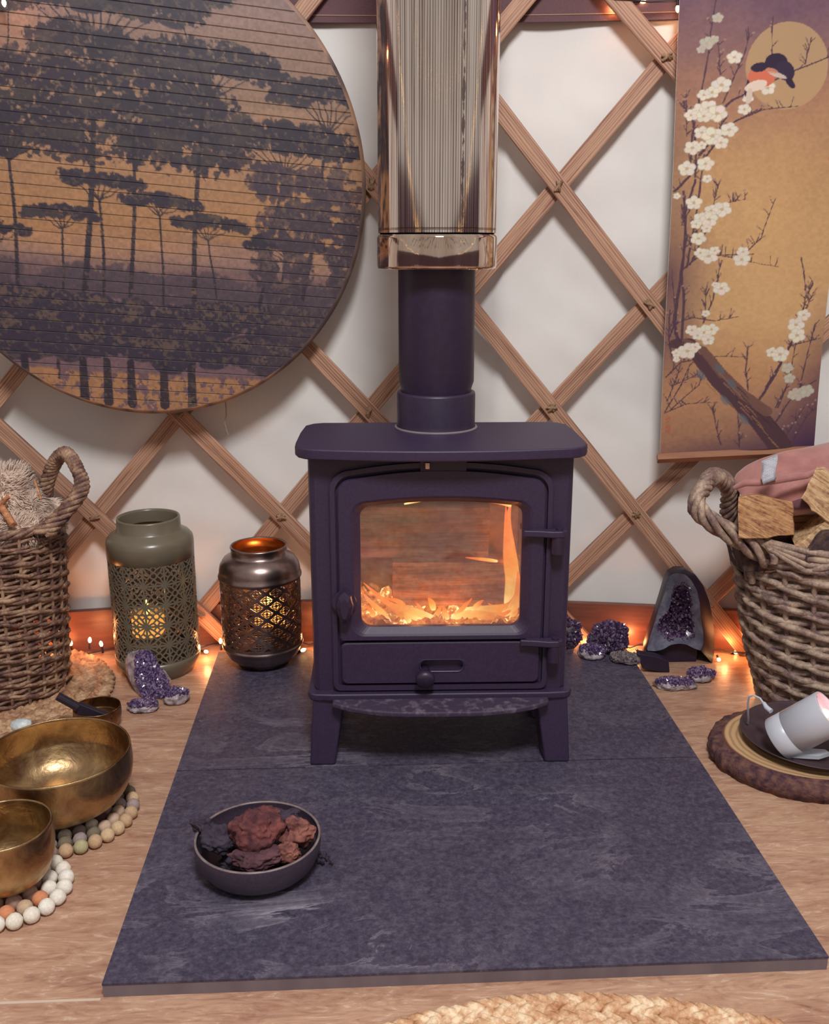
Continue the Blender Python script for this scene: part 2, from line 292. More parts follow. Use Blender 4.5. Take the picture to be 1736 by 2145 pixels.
# ------------------------------------------------------------------ mesh helpers
class MB:
    def __init__(s): s.v = []; s.f = []; s.uv = []; s.hasuv = False; s.sm = []
    def add(s, vs, fs, uv=None, smooth=True):
        b = len(s.v); s.v += [tuple(x) for x in vs]
        for q in fs: s.f.append(tuple(b+i for i in q)); s.sm.append(smooth)
        if uv: s.hasuv = True; s.uv += uv
        else: s.uv += [(0, 0)]*len(vs)
        return s
    def box(s, c, d, rot=None, taper=None):
        c = Vector(c); hx, hy, hz = d[0]/2, d[1]/2, d[2]/2
        vs = []
        for z in (-hz, hz):
            k = taper if (taper and z > 0) else 1
            for x, y in ((-hx, -hy), (hx, -hy), (hx, hy), (-hx, hy)): vs.append(Vector((x*k, y*k, z)))
        if rot is not None:
            R = Euler(rot).to_matrix() if not isinstance(rot, Matrix) else rot
            vs = [R @ v for v in vs]
        return s.add([v+c for v in vs], [(0, 3, 2, 1), (4, 5, 6, 7), (0, 1, 5, 4), (1, 2, 6, 5), (2, 3, 7, 6), (3, 0, 4, 7)], smooth=False)
    def tube(s, pts, r, n=8, closed=False, caps=True, flat=1.0):
        pts = [Vector(p) for p in pts]; L = len(pts); rr = r if isinstance(r, (list, tuple)) else [r]*L
        vs = []; up = None
        for i, p in enumerate(pts):
            if closed: d = pts[(i+1) % L]-pts[i-1]
            else: d = pts[min(i+1, L-1)]-pts[max(i-1, 0)]
            if d.length < 1e-9: d = Vector((0, 0, 1))
            d.normalize()
            if up is None: up = Vector((0, 0, 1)) if abs(d.z) < .9 else Vector((1, 0, 0))
            a = up-d*up.dot(d)
            if a.length < 1e-6: a = Vector((1, 0, 0)).cross(d)
            a.normalize(); up = a; b = d.cross(a)
            for j in range(n):
                t = 2*pi*j/n; vs.append(p+a*(cos(t)*rr[i]*flat)+b*(sin(t)*rr[i]))
        fs = []
        for i in range(L if closed else L-1):
            k = (i+1) % L
            for j in range(n): fs.append((i*n+j, i*n+(j+1) % n, k*n+(j+1) % n, k*n+j))
        s.add(vs, fs)
        if caps and not closed:
            s.add(vs[:n], [tuple(range(n-1, -1, -1))], smooth=False); s.add(vs[-n:], [tuple(range(n))], smooth=False)
        return s
    def lathe(s, prof, n=48, c=(0, 0, 0), sx=1, sy=1, smooth=True):
        vs = []; fs = []; L = len(prof)
        for r, z in prof:
            for j in range(n):
                t = 2*pi*j/n; vs.append((c[0]+r*cos(t)*sx, c[1]+r*sin(t)*sy, c[2]+z))
        for i in range(L-1):
            for j in range(n): fs.append((i*n+j, i*n+(j+1) % n, (i+1)*n+(j+1) % n, (i+1)*n+j))
        return s.add(vs, fs, smooth=smooth)
    def disc(s, r, z, n=48, c=(0, 0, 0), flip=False):
        vs = [(c[0]+r*cos(2*pi*j/n), c[1]+r*sin(2*pi*j/n), c[2]+z) for j in range(n)]
        return s.add(vs, [tuple(range(n))[::-1] if flip else tuple(range(n))], smooth=False)
    def prism(s, out, z0, z1, T=lambda x, y, z: (x, y, z), smooth=False):
        n = len(out); vs = [T(x, y, z0) for x, y in out]+[T(x, y, z1) for x, y in out]
        fs = [tuple(range(n-1, -1, -1)), tuple(range(n, 2*n))]+[(i, (i+1) % n, n+(i+1) % n, n+i) for i in range(n)]
        return s.add(vs, fs, smooth=smooth)
    def rings(s, loops, close=True, smooth=True, cap0=False, cap1=False):
        n = len(loops[0]); vs = [p for l in loops for p in l]; fs = []
        for i in range(len(loops)-1):
            for j in range(n if close else n-1): fs.append((i*n+j, i*n+(j+1) % n, (i+1)*n+(j+1) % n, (i+1)*n+j))
        if cap0: fs.append(tuple(range(n-1, -1, -1)))
        if cap1: fs.append(tuple((len(loops)-1)*n+j for j in range(n)))
        return s.add(vs, fs, smooth=smooth)
    def ico(s, c, r, sub=2, sc=(1, 1, 1), amp=0, freq=1, rot=None, seed=0, amp2=0, freq2=1, fn=None):
        bm = bmesh.new(); bmesh.ops.create_icosphere(bm, subdivisions=sub, radius=1.0)
        R = Euler(rot).to_matrix() if rot else Matrix.Identity(3); vs = []
        for v in bm.verts:
            p = v.co.copy(); k = 1
            if amp: k += amp*noise.noise(p*freq+Vector((seed*7.3, seed*3.1, seed)))
            if amp2: k += amp2*noise.noise(p*freq2+Vector((seed*1.3, 9, seed*2.)))
            p = p*k
            if fn: p = fn(p)
            p = R @ Vector((p.x*sc[0], p.y*sc[1], p.z*sc[2])); vs.append(Vector(c)+p*r)
        fs = [tuple(l.vert.index for l in f.loops) for f in bm.faces] if bm.verts.index_update() is None else []
        bm.free(); return s.add(vs, fs)
    def build(s, name, mat, parent=None, loc=None, bevel=0, sub=0):
        if parent is not None: inv = wm(parent).inverted(); vs = [tuple(inv @ Vector(v)) for v in s.v]
        elif loc is not None: L = Vector(loc); vs = [tuple(Vector(v)-L) for v in s.v]
        else: vs = s.v
        me = bpy.data.meshes.new(name); me.from_pydata(vs, [], s.f); me.materials.append(mat)
        me.polygons.foreach_set('use_smooth', s.sm)
        if s.hasuv:
            u = me.uv_layers.new(name='UVMap'); li = np.zeros(len(me.loops), int); me.loops.foreach_get('vertex_index', li)
            u.data.foreach_set('uv', np.array(s.uv, float)[li].ravel())
        me.validate(); me.update()
        o = bpy.data.objects.new(name, me); COL.objects.link(o)
        if parent is not None: o.parent = parent
        elif loc is not None: o.location = loc
        if bevel:
            b = o.modifiers.new('bevel', 'BEVEL'); b.width = bevel; b.segments = 3; b.limit_method = 'ANGLE'; b.angle_limit = radians(40)
            for p in me.polygons: p.use_smooth = True
            w = o.modifiers.new('wn', 'WEIGHTED_NORMAL')
        if sub: q = o.modifiers.new('sub', 'SUBSURF'); q.levels = sub; q.render_levels = sub
        return o
def wm(o):
    m = Matrix.LocRotScale(o.location, o.rotation_euler, o.scale)
    return wm(o.parent) @ m if o.parent else m
def tag(o, label=None, cat=None, group=None, kind=None):
    if label: o['label'] = label
    if cat: o['category'] = cat
    if group: o['group'] = group
    if kind: o['kind'] = kind
    return o
def thing(name, label, cat, loc, rz=0, group=None):
    o = bpy.data.objects.new(name, None); o.empty_display_size = .05; COL.objects.link(o); o.location = loc; o.rotation_euler = (0, 0, rz)
    return tag(o, label, cat, group)
# ------------------------------------------------------------------ yurt shell
WXC, WY0, WR = -0.10, 2.145, 4.0           # the wall is an arc of a circle
WYC = WY0 - WR
def wpt(th, z, r=WR): return Vector((WXC + r*sin(th), WYC + r*cos(th), z))
def onwall(x, y, r=WR):                    # (theta, z) of the wall point seen at a pixel
    d = ray(x, y); ox, oy = CAM.x-WXC, CAM.y-WYC
    a = d.x*d.x+d.y*d.y; b = 2*(ox*d.x+oy*d.y); c = ox*ox+oy*oy-r*r
    t = (-b+sqrt(b*b-4*a*c))/(2*a); p = CAM+d*t; return atan2(p.x-WXC, p.y-WYC), p.z
b = MB(); b.box((0, .6, -.02), (6.4, 5.2, .04)); tag(b.build('floor', M['floor']), kind='structure')
TH = 0.62
b = MB(); vs = []; fs = []; nx, nz = 260, 110
for i in range(nx+1):
    th = -TH+2*TH*i/nx
    for j in range(nz+1):
        z = -.0+1.75*j/nz; p = Vector((th*WR, 0, z))
        w = .012*noise.noise(Vector((p.x*2.2, 3, z*1.1)))+.005*noise.noise(Vector((p.x*9, 5, z*2.2)))+.0035*noise.noise(Vector((p.x*14+z*10, 1, z*12)))
        seam = p.x-WR*0.101; w += -.010*math.exp(-(seam/.012)**2)+.022*math.exp(-((p.x-WR*.085)/.05)**2)*min(1, z)
        vs.append(wpt(th, z, WR+.012+w))
for i in range(nx):
    for j in range(nz): a = i*(nz+1)+j; fs.append((a, a+1, a+nz+2, a+nz+1))
b.add(vs, fs); tag(b.build('wall_back', M['canvas']), kind='structure')
def arcband(z0, z1, r0, r1, th0=-TH, th1=TH, n=80, zf=None):
    b = MB(); loops = []
    for i in range(n+1):
        th = th0+(th1-th0)*i/n
        loops.append([wpt(th, z0, r0), wpt(th, z0, r1), wpt(th, z1, r1), wpt(th, z1, r0)])
    b.rings(loops, True, False, True, True); return b
tag(arcband(0, .098, WR-.018, WR-.002).build('baseboard_back', M['board']), kind='structure')
bz0 = onwall(700, 49)[1]
band = arcband(bz0, bz0+.16, WR-.008, WR-.001).build('trim_1', M['band']); tag(band, kind='structure')
for dz in (.012, .05):
    arcband(bz0+dz, bz0+dz+.0016, WR-.0092, WR-.007).build('stitching', M['thread'], parent=band)
b = MB(); b.box((-1.2, 1.0145, .0005), (1.74, .004, .001)); tag(b.build('trim_2', simple('pale_joint', lin('cbb5a4'), None, .5)), kind='structure')

# lattice of laths
lat = thing('lattice_wall', 'wooden diamond lattice of crossed laths tied at every crossing against white canvas', 'lattice', (0, WY0-.03, 0))
RF, RB = WR-.036, WR-.022
fronts = [((1292, 0), (1397, 122), 1), ((1045, 228), (1355, 632), 1), ((1000, 660), (1330, 1072), 1), ((650, 733), (1200, 1315), 1),
          ((385, 878), (587, 1078), 1), ((15, 912), (207, 1088), 1), ((1700, 0), (1760, 70), 1)]
backs = [((775, 390), (205, 1073), 1), ((1170, 388), (590, 1077), 1), ((1400, 590), (1150, 855), 1), ((1440, 965), (1200, 1198), 1),
         ((652, 0), (22, 800), 1), ((1640, 1100), (1495, 1245), 1), ((1395, 148), (1000, 600), 0)]
def lathline(a, c, r):
    t1, z1 = onwall(*a, r); t2, z2 = onwall(*c, r); return t1, z1, (t2-t1)/(z2-z1)
zt = bz0+.14; lines = {'f': [], 'b': []}
for kind, lst, r in (('f', fronts, RF), ('b', backs, RB)):
    for a, c, use in lst:
        if not use: continue
        t1, z1, k = lathline(a, c, r); lines[kind].append((t1, z1, k))
        z0, ze = .012, zt
        nseg = 40; hw = .0172; loops = []; uvs = []; seed = random.uniform(0, 50)
        ln = sqrt((k*WR)**2+1); tx, tz = k*WR/ln, 1/ln     # along; across = (tz,-tx)
        for i in range(nseg+1):
            z = z0+(ze-z0)*i/nseg; th = t1+k*(z-z1)
            if abs(th) > TH: continue
            lp = []; uv = []
            for w_, d_ in ((-1, -.0055), (-.9, -.0065), (.9, -.0065), (1, -.0055), (1, .0055), (-1, .0055)):
                lp.append(wpt(th+tz*w_*hw/WR, z-tx*w_*hw, r+d_)); uv.append((seed+z*ln, seed+w_*hw))
            loops.append(lp); uvs += uv
        if len(loops) < 2: continue
        b = MB(); n0 = len(loops[0]); vs = [p for l in loops for p in l]; fs = []
        for i in range(len(loops)-1):
            for j in range(n0): fs.append((i*n0+j, i*n0+(j+1) % n0, (i+1)*n0+(j+1) % n0, (i+1)*n0+j))
        fs += [tuple(range(n0-1, -1, -1)), tuple((len(loops)-1)*n0+j for j in range(n0))]
        b.add(vs, fs, uvs, False); b.build('lath', M['lath'], parent=lat)
for t1, z1, k1 in lines['f']:
    for t2, z2, k2 in lines['b']:
        # t1+k1(z-z1)=t2+k2(z-z2)
        z = (t2-t1+k1*z1-k2*z2)/(k1-k2); th = t1+k1*(z-z1)
        if .03 < z < zt-.03 and abs(th) < .3:
            b = MB(); p = wpt(th, z, RF-.009); ax = Vector((cos(th), -sin(th), 0))
            for q in range(3):
                a0 = random.uniform(0, pi); L = random.uniform(.008, .013)
                d = ax*cos(a0)+Vector((0, 0, sin(a0))); nn = -wpt(th, 0, 1).normalized()*.003
                b.tube([p-d*L, p+Vector((0, -.004, 0)), p+d*L], [.0028, .0042, .0028], 6)
            b.build('cord_knot', M['knot'], parent=lat)

# ------------------------------------------------------------------ roof structure seen only in the polished pipe
rf = thing('roof_frame', 'wooden roof poles rising to a round crown ring overhead', 'roof frame', (0, -1.8, 1.6))
YC = Vector((WXC, WYC+1.8, 0))
b = MB(); b.tube([Vector((.2+.42*cos(t*pi/16), -.5+.42*sin(t*pi/16), 2.75)) for t in range(32)], .03, 8, closed=True); b.build('crown_ring', M['board'], parent=rf)
for i in range(18):
    a = -pi*1.02+i*pi*1.04/17; b = MB()
    b.tube([Vector((.2+.42*cos(a), -.5+.42*sin(a), 2.74)), Vector((.2+2.9*cos(a), -.4+2.9*sin(a), 1.55))], .022, 6); b.build('roof_pole', M['board'], parent=rf)

# ------------------------------------------------------------------ hearth slabs
X0, X1 = -.328, .578
def slabm(y0, y1, m, label):
    t = thing('hearth_slab', label, 'hearth slab', ((X0+X1)/2, (y0+y1)/2, 0))
    b = MB(); b.box(((X0+X1)/2, (y0+y1)/2, .0185), (X1-X0, y1-y0, .003)); b.build('slate_face', m, parent=t)
    b = MB(); b.box(((X0+X1)/2, (y0+y1)/2, .0085), (X1-X0-.001, y1-y0-.001, .017)); b.build('core', M['slab_edge'], parent=t); return t
slabm(1.018, 1.5185, M['slate_front'], 'front dark slate hearth slab with pale veins and a grey cut edge')
slabm(1.5215, 2.03, M['slate_back'], 'rear plain dark slate hearth slab under the stove')

# ------------------------------------------------------------------ stove
SR = radians(-1.5); SO = Vector((.125, 1.542, .02))
st = thing('wood_burning_stove', 'black cast iron wood burning stove with a lit fire behind glass', 'stove', SO, SR)
MS = wm(st)
def L(x, y, z): return MS @ Vector((x, y, z))
def outline(hw, zb, zs, zm, r, rb=None, nb=12, nc=7, ns=6):   # arched rounded rectangle
    rb = rb or r; p = []
    for i in range(nb+1): p.append((-hw+rb+(2*hw-2*rb)*i/nb, zb))
    for i in range(1, nc+1): a = -pi/2+pi/2*i/nc; p.append((hw-rb+rb*cos(a), zb+rb+rb*sin(a)))
    for i in range(1, ns+1): p.append((hw, zb+rb+(zs-r-zb-rb)*i/ns))
    for i in range(1, nc+1): a = pi/2*i/nc; p.append((hw-r+r*cos(a), zs-r+r*sin(a)))
    for i in range(1, 17):
        x = (hw-r)-(2*hw-2*r)*i/16; p.append((x, zs+(zm-zs)*(1-(x/(hw-r))**2)))
    for i in range(1, nc+1): a = pi/2+pi/2*i/nc; p.append((-hw+r+r*cos(a), zs-r+r*sin(a)))
    for i in range(1, ns+1): p.append((-hw, zs-r-(zs-r-zb-rb)*i/ns))
    for i in range(1, nc): a = pi+pi/2*i/nc; p.append((-hw+rb+rb*cos(a), zb+rb+rb*sin(a)))
    return p
def lp(o, y): return [L(x, y, z) for x, z in o]
# body: front plate with an opening, rounded upright edges, sides, back
bo = outline(.2175, .130, .545, .5452, .004); bi = outline(.150, .232, .470, .478, .02)
b = MB(); b.rings([lp(bo, .215), lp(bo, .018), [L(x*.985, .005, z) for x, z in bo], [L(x*.95, 0, z) for x, z in bo], lp(bi, 0), lp(bi, .012)], smooth=False, cap0=True)
b.build('body', M['iron'], parent=st)
fb = outline(.150, .232, .470, .478, .02)
b = MB(); b.rings([lp(fb, .012), lp(fb, .175)], smooth=False, cap1=True); b.build('firebox_lining', M['brick'], parent=st)
# raised rim round door and ash door
ro, ri = outline(.183, .134, .519, .532, .034, .012), outline(.1735, .143, .511, .5235, .028, .008)
b = MB(); b.rings([lp(ro, .001), lp(ro, -.007), [L(x*.99, -.009, z) for x, z in ro], lp(ri, -.009), lp(ri, 0)], smooth=False); b.build('door_surround', M['iron'], parent=st)
b = MB(); b.box(L(.002, -.0095, .530), (.074, .004, .024), wm(st).to_3x3()); b.build('air_slot', M['flue'], parent=st)
b = MB(); b.box(L(-.024, -.016, .529), (.008, .014, .012), wm(st).to_3x3()); b.build('air_slider', M['steel_band'], parent=st, bevel=.002)
door = bpy.data.objects.new('door', None); COL.objects.link(door); door.parent = st; door.location = (0, 0, 0)
do, wi, wj = outline(.170, .2275, .506, .519, .026, .004), outline(.1445, .238, .466, .4735, .024, .02), outline(.1335, .2475, .4585, .4655, .018, .017)
b = MB(); b.rings([lp(do, 0), lp(do, -.010), [L(x*.985, -.013, z*.997+.001) for x, z in do], [L(x*1.03, -.013, .352+(z-.352)*1.03) for x, z in wi], lp(wi, -.011), lp(wj, -.002), lp(wj, .008)], smooth=False)
b.build('door_frame', M['iron'], parent=door)
b = MB(); wg = outline(.140, .242, .463, .470, .02); b.rings([lp(wg, .0015), lp(wg, .005)], smooth=False, cap0=True, cap1=True); b.build('window_glass', M['glass'], parent=door)
b = MB(); 
hp = [(0, .031), (.011, .020), (.015, .004), (.012, -.012), (.005, -.028), (-.005, -.028), (-.012, -.012), (-.015, .004), (-.011, .020)]
b.rings([[L(-.160+x*.55, -.013, .292+z*.6) for x, z in hp], [L(-.160+x, -.024, .292+z) for x, z in hp], [L(-.160+x*.9, -.032, .292+z*.95) for x, z in hp], [L(-.160+x*.45, -.037, .292+z*.6) for x, z in hp]], smooth=False, cap0=True, cap1=True)
b.build('handle', M['flue'], parent=door)
b = MB(); b.tube([L(-.161, -.012, .297), L(-.161, -.018, .297)], .020, 24); b.build('handle_rose', M['iron'], parent=door)
# ash door with sliding air control
ao = outline(.1685, .1465, .2215, .222, .010, .010); so = outline(.036, .170, .1895, .1895, .0095, .0095)
ash = bpy.data.objects.new('ash_door', None); COL.objects.link(ash); ash.parent = st
b = MB(); b.rings([lp(ao, 0), lp(ao, -.008), [L(x*.985, -.0105, .184+(z-.184)*.95) for x, z in ao], [L(x*1.09+.002, -.0105, .18+(z-.18)*1.2) for x, z in so], [L(x*1.05+.002, -.0125, .18+(z-.18)*1.12) for x, z in so], [L(x+.002, -.0115, z) for x, z in so], [L(x+.002, .004, z) for x, z in so]], smooth=False, cap1=True); b.build('ash_door_panel', M['iron'], parent=ash)
b = MB(); b.lathe([(0, -.0), (.008, .0), (.0085, .012), (.0085, .018), (.015, .020), (.0165, .026), (.0155, .032), (.010, .035), (0, .036)], 24)
T = MS @ Matrix.Translation((-.027, -.004, .170)) @ Matrix.Rotation(pi/2+.25, 4, 'X'); b.v = [tuple(T @ Vector(v)) for v in b.v]; b.build('air_knob', M['flue'], parent=ash)
for hz in (.415, .2235):
    b = MB()
    o2 = [(-.045, -.003), (-.02, -.006), (.0, -.011), (.018, -.011), (.026, -.004), (.026, .004), (.018, .009), (.0, .009), (-.02, .004), (-.045, .003)]
    b.prism([(x, y) for x, y in o2], -.0055, .0055, lambda x, y, z: L(.178+x, -.020+y*1.0, hz+z))
    b.box(L(.158, -.013, hz), (.030, .010, .010), wm(st).to_3x3())
    hg = b.build('hinge', M['iron'], parent=st, bevel=.002)
    b = MB(); b.tube([L(.190, -.019, hz-.034), L(.190, -.019, hz-.004)], .0115, 24); b.tube([L(.192, -.019, hz+.005), L(.192, -.019, hz+.0085)], .006, 16); b.build('hinge_pin', M['flue'], parent=hg)
# top plate with a bowed front
tp = []
for i in range(25):
    x = -.205+.41*i/24; tp.append((x, -.050+.020*(x/.205)**2))
cr = [(.2195, -.024), (.2305, -.012), (.2365, .006), (.2375, .03)]
tp += cr+[(.2375, .120), (.234, .185), (.222, .204), (.205, .212)]+[(-.205, .212), (-.222, .204), (-.234, .185), (-.2375, .120)]+[(-x, y) for x, y in cr[::-1]]
b = MB(); b.prism(tp, .541, .5585, lambda x, y, z: L(x, y, z)); b.build('top_plate', M['iron'], parent=st, bevel=.003)
# shelf at the foot of the body and the bowed ash lip
sh = [(-.2265, -.002), (-.222, -.012), (-.212, -.016), (-.182, -.018), (.182, -.018), (.212, -.016), (.222, -.012), (.2265, -.002), (.2265, .20), (.21, .215), (-.21, .215), (-.2265, .20)]
b = MB(); b.prism(sh, .118, .131, lambda x, y, z: L(x, y, z)); b.build('base_plate', M['iron'], parent=st, bevel=.003)
li = [(-.184, -.014)]+[(-.184+.368*i/20, -.030-.040*(1-abs(-1+2*i/20)**3.2)) for i in range(21)]+[(.184, -.014)]
b = MB(); b.prism(li, .112, .122, lambda x, y, z: L(x, y, z)); b.build('ash_lip', M['ash_lip'], parent=st, bevel=.003)
for s in (-1, 1):
    for y0 in (.0, .165):
        b = MB(); f = 1 if y0 == 0 else 1
        a = [(s*.219, .119), (s*.160, .119), (s*.168, .095), (s*.182, .0), (s*.2255, .0)]
        lo = [(x, z) for x, z in a]
        if s < 0: lo = lo[::-1]
        b.rings([[L(x, y0-.012-.010*(1-z/.119), z) for x, z in lo], [L(x*.985, y0+.030, z) for x, z in lo]], smooth=False, cap0=True, cap1=True)
        b.build('leg', M['iron'], parent=st, bevel=.004)

# fire: logs, embers and flames
def rough_box(c, d, rot, seed, amp=.004, mat=None, n=5):
    b = MB(); bm = bmesh.new(); bmesh.ops.create_cube(bm, size=1); bmesh.ops.subdivide_edges(bm, edges=bm.edges[:], cuts=n, use_grid_fill=True)
    R = Euler(rot).to_matrix(); vs = []
    for v in bm.verts:
        p = Vector((v.co.x*d[0], v.co.y*d[1], v.co.z*d[2])); q = noise.noise_vector(p*28+Vector((seed, 0, 0)))
        p += Vector((q.x, q.y, q.z))*amp; vs.append(Vector(c)+R @ p)
    bm.verts.index_update(); fs = [tuple(l.vert.index for l in f.loops) for f in bm.faces]; bm.free(); b.add(vs, fs, smooth=False); return b
rough_box(L(.022, .090, .301), (.205, .07, .078), (0, .02, SR), 3, .0025).build('firebox_log', M['burning'], loc=L(.022, .09, .301))
o = bpy.context.scene.objects.get('firebox_log'); tag(o, 'lower burning log lying in the embers behind the stove glass', 'log', 'logs burning in the stove')
o = rough_box(L(-.035, .115, .388), (.245, .07, .092), (0, .02, SR), 9, .0025).build('firebox_log', M['burning'], loc=L(-.035, .115, .388)); tag(o, 'upper log resting across the other one inside the stove', 'log', 'logs burning in the stove')
b = MB(); vs = []; fs = []; nx, ny = 70, 34
for i in range(nx+1):
    for j in range(ny+1):
        x = -.146+.292*i/nx; y = .010+.16*j/ny; z = .236+.018*noise.noise(Vector((x*45, y*45, 2)))+.012*noise.noise(Vector((x*120, y*120, 5)))+.012*abs(x/.14)**3
        vs.append(L(x, y, max(z, .233)+.006))
for i in range(nx):
    for j in range(ny): a = i*(ny+1)+j; fs.append((a, a+ny+1, a+ny+2, a+1))
b.add(vs, fs); o = b.build('ember_bed', M['embers'], loc=L(0, .09, .24)); tag(o, 'glowing bed of orange embers on the stove floor', 'embers', kind='stuff')
b = MB()
def tongue(pts, w, t=.35, n=10):
    P = [Vector(p) for p in pts]; Q = []
    K = 14
    for i in range(K+1):
        u = i/K*(len(P)-1); k = min(int(u), len(P)-2); f = u-k
        p0, p1, p2, p3 = P[max(k-1, 0)], P[k], P[k+1], P[min(k+2, len(P)-1)]
        Q.append(.5*((2*p1)+(p2-p0)*f+(2*p0-5*p1+4*p2-p3)*f*f+(3*p1-p0-3*p2+p3)*f**3))
    vs = []; uv = []; fs = []
    for i, p in enumerate(Q):
        u = i/K; r = w*(sin(pi*min(1, (u*.92+.08)))**.8)*(1-.55*u)+.0006
        d = (Q[min(i+1, K)]-Q[max(i-1, 0)]).normalized(); a = Vector((0, 1, 0)); c = d.cross(a).normalized()
        for j in range(n):
            s = 2*pi*j/n; vs.append(L(*(p+c*cos(s)*r+a*sin(s)*r*t))); uv.append((j/n, u))
    for i in range(K):
        for j in range(n): fs.append((i*n+j, i*n+(j+1) % n, (i+1)*n+(j+1) % n, (i+1)*n+j))
    b.add(vs, fs, uv)
tongue([(.118, .05, .262), (.124, .05, .31), (.116, .05, .36), (.113, .06, .44)], .013)
tongue([(.12, .045, .25), (.131, .045, .29), (.128, .05, .34), (.118, .06, .41), (.122, .06, .452)], .010)
tongue([(.11, .04, .25), (.135, .04, .28), (.134, .04, .33)], .012)
tongue([(.04, .035, .262), (.08, .035, .262), (.12, .04, .268), (.137, .04, .30)], .010)
tongue([(.02, .03, .252), (.055, .03, .256), (.10, .03, .252), (.128, .04, .262)], .010)
tongue([(.055, .03, .262), (.066, .03, .275), (.075, .03, .282)], .005)
tongue([(.10, .05, .345), (.075, .055, .347), (.045, .06, .349)], .0035)
tongue([(-.01, .03, .25), (-.045, .03, .262), (-.085, .03, .275), (-.130, .03, .315)], .009)
tongue([(-.03, .03, .245), (-.055, .03, .26), (-.07, .03, .28), (-.095, .035, .285)], .008)
tongue([(-.085, .03, .243), (-.10, .03, .262), (-.118, .03, .28), (-.134, .03, .30)], .006)
tongue([(-.05, .03, .243), (-.065, .03, .255), (-.085, .03, .27)], .007)
tongue([(-.01, .035, .262), (-.014, .035, .276), (-.02, .035, .285)], .007)
tongue([(.02, .03, .248), (.035, .03, .262), (.055, .03, .285)], .006)
tongue([(.122, .06, .44), (.10, .06, .447), (.06, .06, .45)], .004)
tongue([(-.06, .06, .445), (.0, .06, .455), (.08, .06, .452)], .0022)
for i in range(10):
    x = -.12+.027*i; tongue([(x, .04, .243), (x+random.uniform(-.01, .01), .04, .256), (x+random.uniform(-.015, .015), .04, .266+random.uniform(0, .01))], .006)
o = b.build('fire_flames', M['flame'], loc=L(0, .04, .24)); tag(o, 'orange flames licking round the logs behind the stove glass', 'fire', kind='stuff')
point('fire_glow', L(.03, .024, .262), .20, (1, .36, .10), .02); point('fire_glow_mid', L(-.04, .024, .262), .14, (1, .36, .10), .02); point('fire_glow_right', L(.137, .06, .34), .5, (1, .30, .08), .012)
point('fire_glow_left', L(-.115, .03, .30), .16, (1, .36, .10), .012)

# ------------------------------------------------------------------ flue and chimney
FC = Vector((.127, 1.702, 0))
t = thing('stove_flue', 'matt black flue pipe rising from the stove top', 'flue pipe', (FC.x, FC.y, .5785))
b = MB(); b.lathe([(.058, .035), (.0615, .04), (.0615, .070), (.0655, .082), (.0655, .31)], 64, (FC.x, FC.y, .5785)); b.build('pipe', M['flue'], parent=t)
b = MB(); b.lathe([(.055, 0), (.0705, 0), (.0695, .004), (.0685, .010), (.0685, .060), (.0675, .0635), (.060, .0645)], 64, (FC.x, FC.y, .5785)); b.build('collar', M['flue'], parent=t)
b = MB(); b.lathe([(.069, 0), (.0735, -.0002), (.0725, .003), (.069, .0035)], 64, (FC.x, FC.y, .5785)); b.build('fire_cement', M['slab_edge'], parent=t)
t = thing('chimney_pipe', 'polished stainless steel chimney pipe above the black flue', 'chimney pipe', (FC.x, FC.y, .85))
b = MB(); b.lathe([(.0985, .058), (.0985, .9)], 96, (FC.x, FC.y, .85)); b.build('outer_pipe', M['steel'], parent=t)
b = MB(); b.lathe([(.063, 0), (.096, 0), (.0995, .001), (.1005, .006), (.1005, .050), (.099, .054), (.096, .056), (.096, .060), (.0985, .062), (.0985, .066)], 96, (FC.x, FC.y, .85)); b.build('locking_band', M['steel_band'], parent=t)
